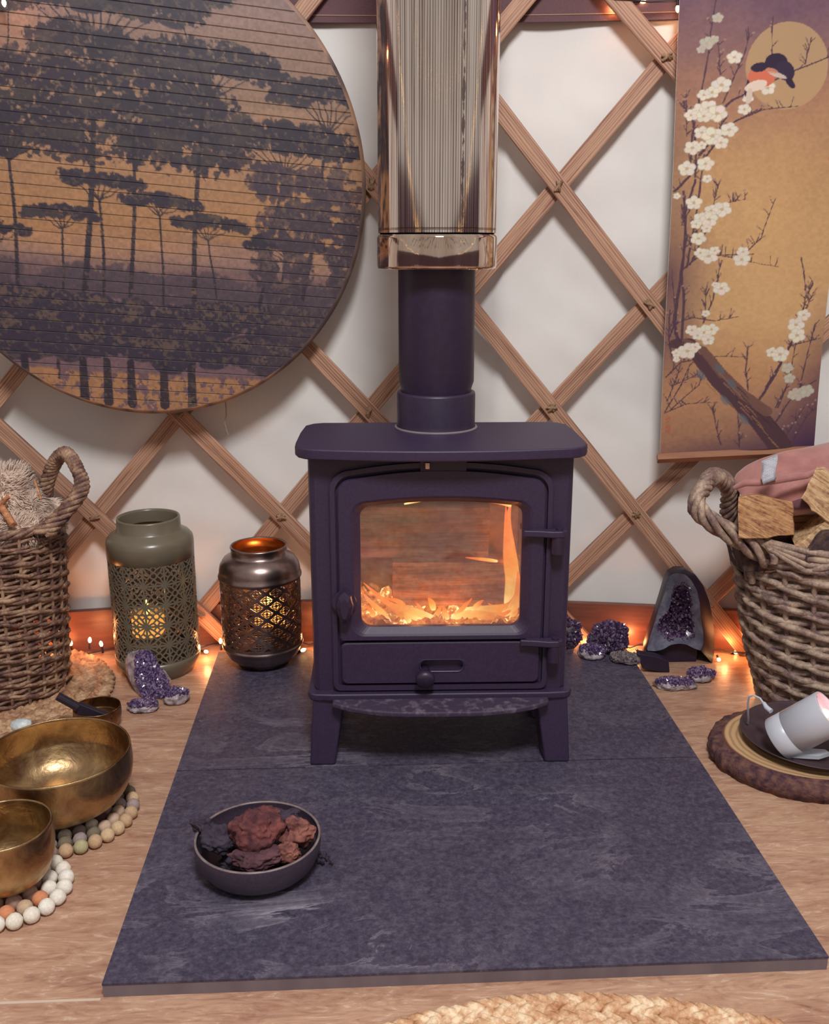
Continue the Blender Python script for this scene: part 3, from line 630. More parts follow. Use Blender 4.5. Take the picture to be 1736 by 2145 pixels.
# ------------------------------------------------------------------ painted surfaces (numpy canvases -> vertex colours)
rng = np.random.RandomState(11)
def vnoise(h, w, sy, sx, oct=4, seed=0):
    r = np.random.RandomState(seed); out = np.zeros((h, w)); amp = 1; tot = 0
    yy, xx = np.mgrid[0:h, 0:w].astype(float)
    for k in range(oct):
        gy, gx = yy/sy*2**k, xx/sx*2**k
        g = r.rand(int(h/sy*2**k)+3, int(w/sx*2**k)+3)
        y0 = gy.astype(int); x0 = gx.astype(int); fy = gy-y0; fx = gx-x0; fy = fy*fy*(3-2*fy); fx = fx*fx*(3-2*fx)
        v = g[y0, x0]*(1-fy)*(1-fx)+g[y0+1, x0]*fy*(1-fx)+g[y0, x0+1]*(1-fy)*fx+g[y0+1, x0+1]*fy*fx
        out += amp*v; tot += amp; amp *= .55
    return out/tot
class Art:
    def __init__(s, w, h): s.w, s.h = w, h; s.a = np.zeros((h, w, 3)); s.Y, s.X = np.mgrid[0:h, 0:w].astype(float)
    def win(s, x0, y0, x1, y1):
        return slice(max(0, int(y0)), max(0, min(s.h, int(y1)+2))), slice(max(0, int(x0)), max(0, min(s.w, int(x1)+2)))
    def mixm(s, sl, m, col):
        if s.a[sl].size: s.a[sl] = s.a[sl]*(1-m[..., None])+np.array(col)*m[..., None]
    def line(s, p, q, w0, w1, col, al=1.):
        (x0, y0), (x1, y1) = p, q; w = max(w0, w1)+1.5
        sl = s.win(min(x0, x1)-w, min(y0, y1)-w, max(x0, x1)+w, max(y0, y1)+w); X, Y = s.X[sl], s.Y[sl]
        if not X.size: return
        dx, dy = x1-x0, y1-y0; L2 = dx*dx+dy*dy+1e-9; t = np.clip(((X-x0)*dx+(Y-y0)*dy)/L2, 0, 1)
        d = np.hypot(X-x0-t*dx, Y-y0-t*dy); s.mixm(sl, np.clip((w0+(w1-w0)*t)/2-d+.6, 0, 1)*al, col)
    def poly(s, pts, w0, w1, col, al=1.):
        n = len(pts)-1
        for i in range(n): s.line(pts[i], pts[i+1], w0+(w1-w0)*i/n, w0+(w1-w0)*(i+1)/n, col, al)
    def ell(s, cx, cy, rx, ry, col, al=1., ang=0, soft=1., tex=None):
        R = max(rx, ry)+2; sl = s.win(cx-R, cy-R, cx+R, cy+R); X, Y = s.X[sl]-cx, s.Y[sl]-cy
        if not X.size: return
        c, n = cos(ang), sin(ang); u, v = (X*c+Y*n)/rx, (-X*n+Y*c)/ry; d = np.hypot(u, v)
        m = np.clip((1-d)*min(rx, ry)/soft+.5, 0, 1)*al
        if tex is not None: m = m*np.clip((tex[sl]-.30-.36*d**2)*9, 0, 1)
        s.mixm(sl, m, col)
def L3(h): return np.array(lin(h))
# --- round slatted board: a plain stand-in landscape, sunset sky, dark flat-topped trees
R = 460; A = Art(2*R, 2*R); W2 = 2*R
n1 = vnoise(W2, W2, 60, 220, 5, 1); n2 = vnoise(W2, W2, 11, 11, 4, 2); n3 = vnoise(W2, W2, 5, 5, 2, 3)
Yn = A.Y/W2
def gradcol(stops, y):
    ps = [p for p, _ in stops]; return np.stack([np.interp(y, ps, [c[i] for _, c in stops]) for i in range(3)], -1)
A.a = gradcol([(0, L3('786260')), (.15, L3('886c64')), (.30, L3('90705c')), (.5, L3('a67a56')), (.60, L3('a87a54')), (.66, L3('8a6a60')), (.72, L3('6a5058'))], Yn+.10*(n1-.5))
pl = np.random.RandomState(5).rand(60)[(A.Y/21).astype(int)]; A.a *= (.90+.2*pl)[..., None]
DK = L3('2c2233'); DK2 = L3('271e2e'); GR = L3('3c3238')
def tree(x, base, top, lean, w, cw, ch, nb=9, dens=1.):
    pts = []; y = base; K = 10
    for i in range(K+1):
        t = i/K; pts.append((x+lean*t+3*sin(t*7+x), base+(top-base)*t))
    A.poly(pts, w, w*.55, DK2, .96); ex, ey = pts[-1]
    for i in range(nb):
        a = -pi/2+(i-(nb-1)/2)/nb*1.9; l = ch*1.15*(.8+.4*rng.rand()); q = [(ex, ey)]
        for j in range(1, 6): q.append((ex+cos(a)*l*j/5*cw/ch*.75+rng.randn()*2, ey+sin(a)*l*j/5+rng.randn()*2))
        A.poly(q, w*.4, 1.0, DK2, .9)
    for i in range(int(55*dens)):
        u = rng.uniform(-1, 1); v = sqrt(max(0, 1-u*u))
        cx = ex+u*cw; cy = ey-ch*.75-v*ch*.55*rng.uniform(.25, 1); r = cw*rng.uniform(.14, .30)
        A.ell(cx, cy, r*1.25, r*.62, DK if rng.rand() < .75 else GR, .93, rng.uniform(-.3, .3), 2, tex=n2+.16)
# far bushes, then trees, near bushes, ground
for i in range(60): x = rng.uniform(0, W2); A.ell(x, W2*.715+rng.uniform(-14, 30), rng.uniform(30, 70), rng.uniform(14, 30), L3('4c3d48'), .8, 0, 3, tex=n2+.2)
for i in range(230):
    a = rng.uniform(0, 2*pi); q = sqrt(rng.rand()); x = 380+270*q*cos(a); y = 300+110*q*sin(a)-.0009*(x-380)**2*-1; r = rng.uniform(26, 52)
    A.ell(x, y, r*1.3, r*.75, DK if i % 3 else GR, .9, rng.uniform(-.3, .3), 2, tex=n2+(.12 if i % 2 else .0))
for args in [(330, 860, 230, 30, 15, 190, 110, 11, 3.2), (560, 850, 300, 10, 13, 150, 80, 10, 2.2), (210, 840, 440, -20, 10, 130, 70, 9, 1.8), (430, 860, 380, 6, 11, 100, 60, 8, 1.4),
             (690, 760, 420, 60, 9, 130, 70, 9, 1.6), (790, 740, 330, 50, 10, 110, 75, 8, 1.5), (100, 820, 470, -20, 8, 90, 60, 7, 1.2), (620, 770, 560, -26, 6, 70, 34, 7, 1.), (500, 850, 520, -8, 7, 70, 30, 7, .9),
             (140, 800, 600, 20, 6, 60, 30, 6, .8), (740, 740, 590, 20, 6, 80, 36, 7, 1.), (380, 850, 500, -12, 9, 80, 40, 7, .9), (280, 860, 560, 14, 7, 70, 30, 6, .8), (590, 300, 150, -60, 4, 90, 46, 6, 1.), (180, 300, 160, 20, 4, 110, 60, 7, 1.4)]: tree(*args)
for i in range(150):
    x = rng.uniform(-10, W2); y = W2*.80+rng.uniform(-30, 70)+.0004*(x-500)**2*-.2; r = rng.uniform(22, 52)
    A.ell(x, y, r, r*.75, L3('30263a'), .95, 0, 2, tex=n2+.32); A.ell(x-r*.1, y-r*.32, r*.75, r*.34, L3('6b5648'), .55, 0, 3, tex=n3-.02)
for i in range(110): x = rng.uniform(700, W2)**1; y = rng.uniform(420, 820); r = rng.uniform(20, 46); A.ell(x, y, r, r*.8, L3('40323f'), .85, 0, 2, tex=n2+.12); A.ell(x, y-r*.3, r*.7, r*.3, L3('6e584c'), .4, 0, 3, tex=n3)
sl = A.win(0, W2*.905, W2, W2); m = np.clip((A.Y[sl]-W2*.91+20*(n1[sl]-.5))/8, 0, 1)*(n2[sl] > .42)*.85; A.mixm(sl, m, L3('a87850'))
for x in (330, 560, 430, 500, 380, 210): A.line((x, 820), (x+4, 905), 15, 20, DK2, .95)
lum = A.a.sum(-1); dk = np.clip((.16-lum)/.08, 0, 1)
n4 = vnoise(W2, W2, 7, 9, 3, 8); m = dk*np.clip((n4-.60)*9, 0, 1)*np.clip(.25+1.3*(n1-.3), 0, .75); A.a = A.a*(1-m[..., None])+np.array(lin('6c5848'))*m[..., None]
A.a *= (.66+.48*n3)[..., None]
def grid_paint(name, P, C, mat, parent, uv=None):
    h, w = P.shape[:2]; vs = P.reshape(-1, 3); inv = np.array(wm(parent).inverted()); vs = vs @ inv[:3, :3].T+inv[:3, 3]
    i = np.arange(h*w).reshape(h, w); q = np.stack([i[:-1, :-1], i[1:, :-1], i[1:, 1:], i[:-1, 1:]], -1).reshape(-1, 4)
    me = bpy.data.meshes.new(name); me.vertices.add(len(vs)); me.vertices.foreach_set('co', vs.ravel())
    me.loops.add(q.size); me.loops.foreach_set('vertex_index', q.ravel().astype(np.int32)); me.polygons.add(len(q))
    me.polygons.foreach_set('loop_start', np.arange(0, q.size, 4, dtype=np.int32)); me.polygons.foreach_set('use_smooth', np.ones(len(q), bool))
    me.update(calc_edges=True)
    ca = me.color_attributes.new('paint', 'FLOAT_COLOR', 'POINT'); ca.data.foreach_set('color', np.concatenate([C.reshape(-1, 3), np.ones((h*w, 1))], 1).ravel())
    if uv is not None:
        u = me.uv_layers.new(name='UVMap'); u.data.foreach_set('uv', uv.reshape(-1, 2)[q.ravel()].ravel())
    me.materials.append(mat); o = bpy.data.objects.new(name, me); COL.objects.link(o); o.parent = parent; return o
DC = Vector((-.412, 2.000, 1.003)); DY = .13; ROLL = radians(-4.5)
dt = thing('round_wall_art', 'large round slatted board painted with dark trees at sunset', 'wall art', DC)
ng = 470; g = np.linspace(-1, 1, ng); U, V = np.meshgrid(g, g); DX = U*np.sqrt(1-V*V/2); DV = V*np.sqrt(1-U*U/2)
RX, RZ = .4185, .4385
cr_, sr_ = cos(ROLL), sin(ROLL)
XX = RX*DX; ZZ = RZ*DV
P = np.stack([DC.x+XX*cos(DY), DC.y+XX*sin(DY), DC.z+ZZ], -1)
# picture frame turned with the board
px = np.clip((DX*cr_+DV*sr_)*.5+.5, 0, 1)*(W2-1); py = np.clip(.5-(-DX*sr_+DV*cr_)*.5, 0, 1)*(W2-1)
C = A.a[py.astype(int), px.astype(int)]
uv = np.stack([px/W2, (1-py/W2)*42], -1)
grid_paint('painted_face', P[:, ::-1], C[:, ::-1], M['disc_paint'], dt, uv[:, ::-1])
b = MB(); loops = []
for r_, y_ in ((1., 0), (1.006, .0008), (1.018, .010), (1.019, .026), (.97, .026)):
    loops.append([Vector((DC.x+RX*r_*cos(t)*cos(DY)-y_*sin(DY)*0, DC.y+RX*r_*cos(t)*sin(DY)+y_, DC.z+RZ*r_*sin(t))) for t in [2*pi*i/160 for i in range(160)]])
b.rings(loops, True, True, False, True); ro_ = b.build('wrapped_edge', M['paint'], parent=dt)
ca = ro_.data.color_attributes.new('paint', 'FLOAT_COLOR', 'POINT'); cc = []
for i in range(len(ro_.data.vertices)):
    t = 2*pi*(i % 160)/160; x = cos(t); z = sin(t); q = A.a[int(np.clip((.5-z*.49)*W2, 0, W2-1)), int(np.clip((.5+x*.49)*W2, 0, W2-1))]
    k = noise.noise(Vector((x*14, z*14, 0))); cc += [*(q*.8+np.array(lin('8c7462'))*(.35+.35*k)), 1]
ca.data.foreach_set('color', cc)
b = MB(); p0 = ony(472, 836, 2.05); b.tube([p0, ony(474, 870, 2.075), ony(470, 885, 2.075), ony(478, 912, 2.075)], .0012, 6); b.build('hanging_cord', M['thread'], parent=dt)

# --- blossom scroll.  art coordinates: zoomed photo units (807 wide, 2145 = 1000 px)
SW, SH = 300, 1130; B = Art(SW, SH); KY = SH/1130.   # row = px_y+150
def sx_(X, Y): w = 762-77*Y/1950; return (X-(150-100*Y/2030))/w*(SW-1)
def sp_(X, Y): return (sx_(X, Y), Y/2.145+150)
f1 = vnoise(SH, SW, 120, 90, 5, 21); f2 = vnoise(SH, SW, 6, 6, 3, 22)
yy = B.Y-150; xx = B.X/SW
g0 = gradcol([(-150, L3('6a4c60')), (0, L3('6e5060')), (90, L3('846060')), (190, L3('a0745c')), (300, L3('b48a62')), (430, L3('be9568')), (650, L3('c0986c')), (760, L3('ac7e5a')), (850, L3('a87a5a')), (960, L3('8c6250'))], yy+90*(f1-.5)+60*(.5-xx)*(yy < 150))
B.a = g0*(.82+.30*f2+.12*(f1-.5))[..., None]
d = np.hypot((xx-.62)/.5, (yy-520)/420.); B.a = B.a*(1-.28*np.clip(1-d, 0, 1)[..., None])+np.array(lin('d8b078'))*(.28*np.clip(1-d, 0, 1))[..., None]
def dark(cx, cy, rx, ry, s, col=lin('5a3848')):
    m = np.clip(1-np.hypot((xx-cx)/rx, (yy-cy)/ry), 0, 1)*s; B.a[:] = B.a*(1-m[..., None])+np.array(col)*m[..., None]
dark(1.05, 960, .75, 230, 1.3, lin('44284a')); dark(.0, 560, .32, 220, .95); dark(0, 700, .3, 120, .6); dark(1.05, 780, .3, 220, .8); dark(.5, 960, .6, 60, .8, lin('4a2e48')); dark(.0, 300, .2, 200, .5)
mx_, my_ = sp_(610, 270); B.ell(mx_, my_, 185/762*SW, 182/2.145, L3('b4946c'), .8, 0, 1.2)
BR = L3('4b3242')
def br(pts, w0, w1, col=BR):
    P_ = [sp_(*p) for p in pts]; Q = []
    for i in range(len(P_)-1):
        for k in range(4):
            t = k/4; Q.append((P_[i][0]*(1-t)+P_[i+1][0]*t+rng.randn()*.35, P_[i][1]*(1-t)+P_[i+1][1]*t+rng.randn()*.35))
    Q.append(P_[-1]); B.poly(Q, w0, w1, col, .93)
    return Q
def twigs(pts, n=5, l=40):
    for i in range(n):
        k = rng.randint(0, len(pts)-1); t = rng.rand(); x = pts[k][0]*(1-t)+pts[k+1][0]*t; y = pts[k][1]*(1-t)+pts[k+1][1]*t
        a = rng.uniform(-2.6, -.5); br([(x, y), (x+cos(a)*l, y+sin(a)*l*rng.uniform(.8, 1.6))], 1.6, .9)
        if rng.rand() < .5: q = sp_(x+cos(a)*l, y+sin(a)*l*1.2); B.ell(q[0], q[1], 2.2, 2.2, L3('a07c70'), .8)
bs = [([(155, 1480), (165, 1300), (150, 1150), (175, 1000), (150, 860)], 5, 3), ([(175, 1140), (200, 1000), (230, 800), (250, 640)], 4, 2.5), ([(120, 800), (180, 740), (250, 660), (300, 590), (380, 500), (480, 450)], 5, 2.4),
      ([(380, 500), (500, 452), (655, 438)], 2.5, 1.2), ([(300, 470), (370, 410), (450, 375), (560, 325), (640, 290), (720, 260), (806, 228)], 4.5, 2), ([(185, 700), (205, 520), (235, 400), (265, 250), (300, 0), (310, -200)], 3.5, 2),
      ([(330, 420), (420, 220), (445, 130)], 2.5, 1.4), ([(540, 325), (542, 90)], 1.8, 1), ([(690, 260), (718, 155)], 1.8, 1), ([(160, 1150), (230, 1090), (330, 1085), (460, 1080)], 3, 1.5), ([(420, 1080), (490, 1010), (520, 920), (553, 835)], 2.2, 1.1),
      ([(330, 1088), (430, 1112), (570, 1138)], 1.8, .9), ([(250, 1400), (290, 1290), (325, 1110)], 3.2, 1.5), ([(130, 1400), (210, 1375), (300, 1390), (400, 1368)], 2.2, 1), ([(260, 1240), (258, 1340)], 1.6, 1.2),
      ([(95, 1480), (130, 1380), (110, 1200)], 3, 1.8), ([(80, 1660), (150, 1590), (290, 1560), (440, 1555)], 2.4, 1), ([(75, 1830), (150, 1700), (190, 1600)], 2.6, 1.4), ([(70, 1838), (180, 1790), (320, 1780)], 2, 1), ([(85, 1780), (140, 1640), (100, 1560)], 2, 1),
      ([(490, 1760), (560, 1640), (640, 1480), (690, 1330), (700, 1260), (675, 1095)], 5, 1.6), ([(700, 1280), (733, 1210)], 2, 1.2), ([(570, 1800), (620, 1680), (655, 1490)], 3, 1.6), ([(640, 1500), (770, 1468)], 2, 1), ([(660, 1760), (700, 1580), (742, 1400)], 3, 1.2),
      ([(440, 1720), (432, 1620), (440, 1510)], 2.6, 1.4), ([(560, 1870), (650, 1730), (750, 1670)], 3, 1.4), ([(320, 1990), (300, 1880), (285, 1800)], 2.2, 1.2), ([(400, 2000), (395, 1830)], 2, 1), ([(600, 1950), (690, 1800)], 2, 1.2), ([(355, 850), (425, 835)], 1.4, .8), ([(290, 860), (310, 765)], 1.6, .9),
      ([(175, 560), (175, 360)], 2, 1.1), ([(320, 300), (312, 170)], 1.6, 1), ([(150, 420), (190, 470)], 2, 1.2), ([(200, 860), (150, 950)], 2, 1.4), ([(160, 1060), (270, 950)], 2, 1.2)]
bs += [([(140, 1500), (120, 1400), (140, 1250), (160, 1100), (170, 950), (160, 800)], 7, 4), ([(190, 1130), (240, 1010), (300, 900)], 2.4, 1.4), ([(165, 900), (210, 760), (215, 600), (200, 480)], 4.5, 3), ([(110, 1560), (95, 1480), (100, 1340)], 4, 2),
       ([(230, 640), (300, 560), (345, 480)], 5, 3), ([(640, 1480), (600, 1560), (520, 1700)], 4, 5), ([(100, 1820), (230, 1700), (250, 1640)], 2, 1), ([(690, 1350), (730, 1260)], 2, 1.2), ([(120, 1700), (200, 1660), (245, 1660)], 1.8, 1), ([(640, 1960), (700, 1850), (745, 1800)], 2, 1.2), ([(560, 1800), (610, 1700), (620, 1600)], 2.4, 1.2)]
for p, a_, c_ in bs: br(p, a_, c_); twigs(p, 9, 32)
# trunk
TR = [(120, 1500), (190, 1500), (250, 1590), (320, 1680), (400, 1770), (480, 1850), (560, 1960), (620, 2080)]
br(TR, 20, 50, L3('4c3038')); br([(170, 1490), (250, 1530), (330, 1640), (420, 1740), (520, 1820)], 14, 22, L3('6c4a42'))
for i in range(26):
    t = rng.rand()*5.5; k = int(t); f = t-k; x = TR[k+1][0]*(1-f)+TR[min(k+2, 7)][0]*f+rng.randn()*26; y = TR[k+1][1]*(1-f)+TR[min(k+2, 7)][1]*f+rng.randn()*26
    br([(x-25, y-26), (x, y), (x+22, y+30)], 2., 1., L3('3c2638') if i % 2 else L3('8c6248'))
for x, y in ((320, 1620), (370, 1690), (240, 1650), (340, 1770), (420, 1860)): q = sp_(x, y); B.ell(q[0], q[1], 6, 13, L3('56606a'), .7, -.6, 3)
def flower(X, Y, r, pale=1.):
    cx, cy = sp_(X, Y); r = r/2.3; a0 = rng.rand()*6; col = lin('e6dccb'); col = [c*pale for c in col]
    for i in range(5):
        a = a0+i*2*pi/5; B.ell(cx+cos(a)*r*.55, cy+sin(a)*r*.5, r*.52, r*.48, [c*.72 for c in col], .9, a, 1)
        B.ell(cx+cos(a)*r*.55, cy+sin(a)*r*.5, r*.44, r*.40, [c*rng.uniform(.88, 1) for c in col], .95, a, 1.5)
    B.ell(cx, cy, r*.22, r*.2, L3('b8a080'), .9)
for X, Y, r in [(325, 345, 38), (285, 375, 28), (250, 385, 26), (235, 450, 34), (270, 440, 36), (305, 465, 40), (195, 470, 28), (250, 475, 30), (240, 545, 30), (285, 560, 42), (355, 535, 34), (320, 590, 30), (200, 610, 34), (240, 600, 20), (255, 680, 34), (175, 700, 36),
                (262, 745, 20), (380, 232, 30), (265, 170, 30), (240, 195, 18), (310, 68, 22), (295, 155, 18), (520, 362, 32), (420, 450, 26), (435, 405, 22), (205, 850, 34), (325, 880, 38), (280, 885, 28), (235, 920, 30), (270, 925, 36), (215, 945, 24), (225, 1010, 32), (260, 965, 22),
                (270, 1090, 38), (235, 1075, 26), (295, 1065, 22), (410, 1105, 34), (415, 1070, 26), (325, 1238, 34), (298, 1220, 14), (255, 1445, 40), (200, 1435, 28), (285, 1430, 30), (270, 1480, 28), (225, 1460, 24), (180, 1535, 42), (215, 1515, 24), (130, 1545, 22), (130, 1575, 16),
                (655, 1405, 38), (690, 1360, 30), (660, 1455, 38), (582, 1545, 40), (545, 1535, 26), (665, 1735, 36), (705, 1720, 32), (615, 1610, 28), (625, 1660, 26), (640, 1740, 26), (260, 1355, 18), (130, 820, 16)]:
    flower(X, Y, r, .62 if (Y < 220 and X < 330) or (Y > 1580 and X > 500) else .93)
# two small birds on the branch
def be(X, Y, rx, ry, h, ang, al=1.): q = sp_(X, Y); B.ell(q[0], q[1], rx/2.3, ry/2.2, L3(h), al, ang, 1)
be(445, 340, 14, 60, '2c1c38', .25); be(495, 315, 55, 44, 'c86a50', .1); be(470, 352, 46, 22, 'd8c4b4', -.35); be(440, 395, 12, 34, 'c9b6a8', .1); be(485, 275, 34, 20, '2a1a36', -.2); be(560, 260, 48, 44, '2a1a36', .3); be(600, 290, 36, 46, '30203c', -.5)
be(622, 340, 14, 28, '2a1a36', -.6); be(565, 308, 40, 10, 'c8b4a8', .35, .9); be(540, 290, 26, 10, 'c8886c', .3, .8)
for (X, Y, w_, h_) in ((88, 1895, 16, 58), (802, 655, 8, 16), (803, 692, 8, 20)):
    q = sp_(X, Y); sl = B.win(q[0]-w_/2.3/1.6, q[1]-h_/2.2/1.4, q[0]+w_/2.3/1.6, q[1]+h_/2.2/1.4); B.mixm(sl, (f2[sl] > .45)*.6, L3('a8503c'))
sc = thing('hanging_scroll', 'tall gold hanging scroll painted with white blossom and two small birds', 'scroll', (.78, 1.975, .475))
BL, BRt, TLf, TRt = Vector((.6205, 1.985, .466)), Vector((.932, 1.945, .487)), Vector((.600, 1.985, 1.465)), Vector((.9195, 1.945, 1.485))
nu, nv = 230, 760; us = np.linspace(0, 1, nu); vs_ = np.linspace(0, 1, nv)
UU, VV = np.meshgrid(us, vs_)
def bil(U, V): return (np.array(BL)*(1-U)[..., None]*(1-V)[..., None]+np.array(BRt)*U[..., None]*(1-V)[..., None]+np.array(TLf)*(1-U)[..., None]*V[..., None]+np.array(TRt)*U[..., None]*V[..., None])
P = bil(UU, VV); P[..., 1] += .006*np.sin(UU*7+VV*2)+.004*np.sin(VV*9); z = P[..., 2]; pxy = (1.329-z)/.000907
row = np.clip(pxy+150, 0, SH-1).astype(int); colm = np.clip(UU*(SW-1), 0, SW-1).astype(int)
grid_paint('scroll_painting', P, B.a[row, colm], M['scroll'], sc)
b = MB(); P2 = P+np.array([0, .0022, 0]); st_ = 6
q = P2[::19, ::23]; h_, w_ = q.shape[:2]; b.add([tuple(v) for v in q.reshape(-1, 3)], [(i*w_+j, i*w_+j+1, (i+1)*w_+j+1, (i+1)*w_+j) for i in range(h_-1) for j in range(w_-1)]); b.build('cloth_backing', M['canvas'], parent=sc)
for zc, nm, dz in ((0, 'bottom_bar', -.009), (1, 'top_bar', .008)):
    b = MB(); a_, c_ = (BL, BRt) if zc == 0 else (TLf, TRt); d_ = (c_-a_).normalized(); b.tube([a_-d_*.006+Vector((0, -.001, dz)), c_+d_*.012+Vector((0, -.001, dz))], .011, 4)
    o = b.build(nm, M['board'] if zc else None or simple('scroll_bar_wood', lin('845640'), lin('946448'), .5, scale=12, stretch=(1, 1, 8)), parent=sc, bevel=.001)
    for p_ in o.data.polygons: p_.use_smooth = False
# ------------------------------------------------------------------ baskets
def basket(name, label, c, rx0, ry0, rx1, ry1, H, rows, ns, rw, mat, seed, bulge=0., th0=0):
    t = thing(name, label, 'basket', (c[0], c[1], c[2])); rs = random.Random(seed)
    def rad(u): k = u+bulge*sin(pi*u); return rx0+(rx1-rx0)*k, ry0+(ry1-ry0)*k
    def pt(a, z, dr=0): rx, ry = rad(z/H); return Vector((c[0]+(rx+dr)*cos(a), c[1]+(ry+dr)*sin(a), c[2]+z))
    b = MB(); NS = ns*6
    for k in range(rows):
        z = .006+(H-.02)*(k+.5)/rows; ph = (k % 3)*2*pi/3; j1, j2 = rs.uniform(0, 9), rs.uniform(.85, 1.15)
        pts = []; rr = []
        for i in range(NS):
            a = 2*pi*i/NS; w = sin(a*ns/3*1.0+ph)
            zz = z+.30*rw*cos(a*ns/3+ph)*2+.25*rw*noise.noise(Vector((cos(a)*9, sin(a)*9, k*1.7+seed)))*3
            pts.append(pt(a, zz, rw*.85*w+.2*rw*noise.noise(Vector((a*5, k, 3)))*2)); rr.append(rw*j2*(.92+.22*noise.noise(Vector((a*4+j1, k*2.1, 1)))))
        b.tube(pts, rr, 7, closed=True)
    b.build('woven_wall', mat, parent=t)
    for i in range(ns):
        a = 2*pi*(i+.5)/ns; b = MB(); b.tube([pt(a, H*q/8) for q in range(9)], rw*.8, 6); b.build('stake', mat, parent=t)
    b = MB()
    for q in range(4):
        pts = []
        for i in range(140):
            a = 2*pi*i/140; s = a*9+q*pi/2; rx, ry = rad(1.); pts.append(Vector((c[0]+(rx+rw*1.15*cos(s))*cos(a), c[1]+(ry+rw*1.15*cos(s))*sin(a), c[2]+H+rw*1.15*sin(s))))
        b.tube(pts, rw*1.15, 7, closed=True)
    b.build('twisted_rim', mat, parent=t)
    b = MB(); b.disc(rx0*.97, .006, 40, (c[0], c[1], c[2])); 
    b.v = [(c[0]+(x-c[0]), c[1]+(y-c[1])*ry0/rx0, z) for x, y, z in b.v]; b.build('base', mat, parent=t)
    return t, pt
def handle(t, ctrl, rw, mat, n=5, rb=.011, turns=7, name='handle'):
    P = [Vector(p) for p in ctrl]; Q = []; K = 70
    for i in range(K+1):
        u = i/K*(len(P)-1); k = min(int(u), len(P)-2); f = u-k; p0, p1, p2, p3 = P[max(k-1, 0)], P[k], P[k+1], P[min(k+2, len(P)-1)]
        Q.append(.5*((2*p1)+(p2-p0)*f+(2*p0-5*p1+4*p2-p3)*f*f+(3*p1-p0-3*p2+p3)*f**3))
    b = MB(); nrm = (P[len(P)//2]-P[0]).cross(P[-1]-P[0]).normalized()
    for q in range(n):
        pts = []
        for i in range(K+1):
            d = (Q[min(i+1, K)]-Q[max(i-1, 0)]).normalized(); a = nrm; c = d.cross(a).normalized(); s = i/K*turns*2*pi+q*2*pi/n
            sp2 = rb*(1+.9*abs(2*i/K-1)**6); pts.append(Q[i]+(a*cos(s)+c*sin(s))*sp2)
        b.tube(pts, rw, 7)
    return b.build(name, mat, parent=t)
LBc = (-.795, 1.895, .012)
lb, lpt = basket('wicker_basket', 'tall brown wicker basket with sheepskin and kindling on the left', LBc, .175, .138, .197, .152, .355, 40, 30, .0043, M['wicker_brown'], 3)
handle(lb, [(-.632, 1.97, .36), ony(95, 1035, 1.955), ony(112, 975, 1.935), ony(135, 950, 1.91), ony(158, 975, 1.88), ony(168, 1030, 1.85), (-.610, 1.82, .36)], .0052, M['wicker_brown'], 5, .0105, 8)
RBc = (1.0, 1.785, 0)
rb_, rpt = basket('wicker_basket', 'wide grey-brown wicker basket piled with split logs on the right', RBc, .195, .125, .272, .170, .322, 25, 26, .0070, M['wicker_grey'], 8, .12)
handle(rb_, [(.760, 1.70, .325), ony(1468, 1075, 1.72), ony(1475, 1020, 1.745), ony(1500, 998, 1.77), ony(1528, 1025, 1.80), ony(1528, 1075, 1.83), (.775, 1.86, .325)], .0072, M['wicker_grey'], 5, .0115, 5)
b = MB()
for q in range(4):
    s = q*.012; b.tube([Vector((.728+.004*q, 1.74, .30-s)), Vector((.722+.003*q, 1.72, .345+s*.4)), Vector((.745, 1.685, .36-s*.3)), Vector((.80, 1.655, .352-s)), Vector((.87, 1.635, .345-s))], .0068, 7)
b.build('rim_wrapping', M['wicker_grey'], parent=rb_)

# sheepskin in the left basket
t = thing('sheepskin', 'fluffy beige sheepskin stuffed into the left wicker basket', 'sheepskin', (-.80, 1.90, .33))
rs = random.Random(4)
core = MB(); blobs = [(Vector((-.73, 1.915, .405)), (.11, .09, .075)), (Vector((-.655, 1.90, .365)), (.055, .06, .06)), (Vector((-.84, 1.88, .38)), (.10, .09, .07)), (Vector((-.70, 1.85, .355)), (.09, .05, .045))]
fur = MB()
for k, (c, s) in enumerate(blobs):
    core.ico(c, 1, 3, (s[0]*.85, s[1]*.85, s[2]*.85), .3, 1.5, seed=k)
    for i in range(6500):
        d = Vector((rs.gauss(0, 1), rs.gauss(0, 1), rs.gauss(0, 1))).normalized()
        if d.z < -.4: continue
        k_ = .85*(1+.3*noise.noise(d*1.5+Vector((k*7.3, k*3.1, k)))); p = c+Vector((d.x*s[0], d.y*s[1], d.z*s[2]))*k_
        clump = noise.noise_vector(p*42); g_ = (d*.75+Vector(noise.noise_vector(p*17))*.9+Vector(clump)*.35+Vector((0, 0, -.2))).normalized(); l = rs.uniform(.012, .024)
        w = rs.uniform(.0009, .0016); a = d.orthogonal().normalized(); c2 = d.cross(a)
        m_ = p+g_*l*.55; e_ = p+g_*l+Vector((0, 0, -.004))+Vector(clump)*.004
        vs = [p+a*w, p-a*w*.5+c2*w, p-a*w*.5-c2*w, m_+a*w*.8, m_-a*w*.4+c2*w*.8, m_-a*w*.4-c2*w*.8, e_]
        fur.add(vs, [(0, 1, 4, 3), (1, 2, 5, 4), (2, 0, 3, 5), (3, 4, 6), (4, 5, 6), (5, 3, 6)])
core.build('hide', M['fur'], parent=t); o = fur.build('wool', M['fur'], parent=t); tag(o, kind='stuff')
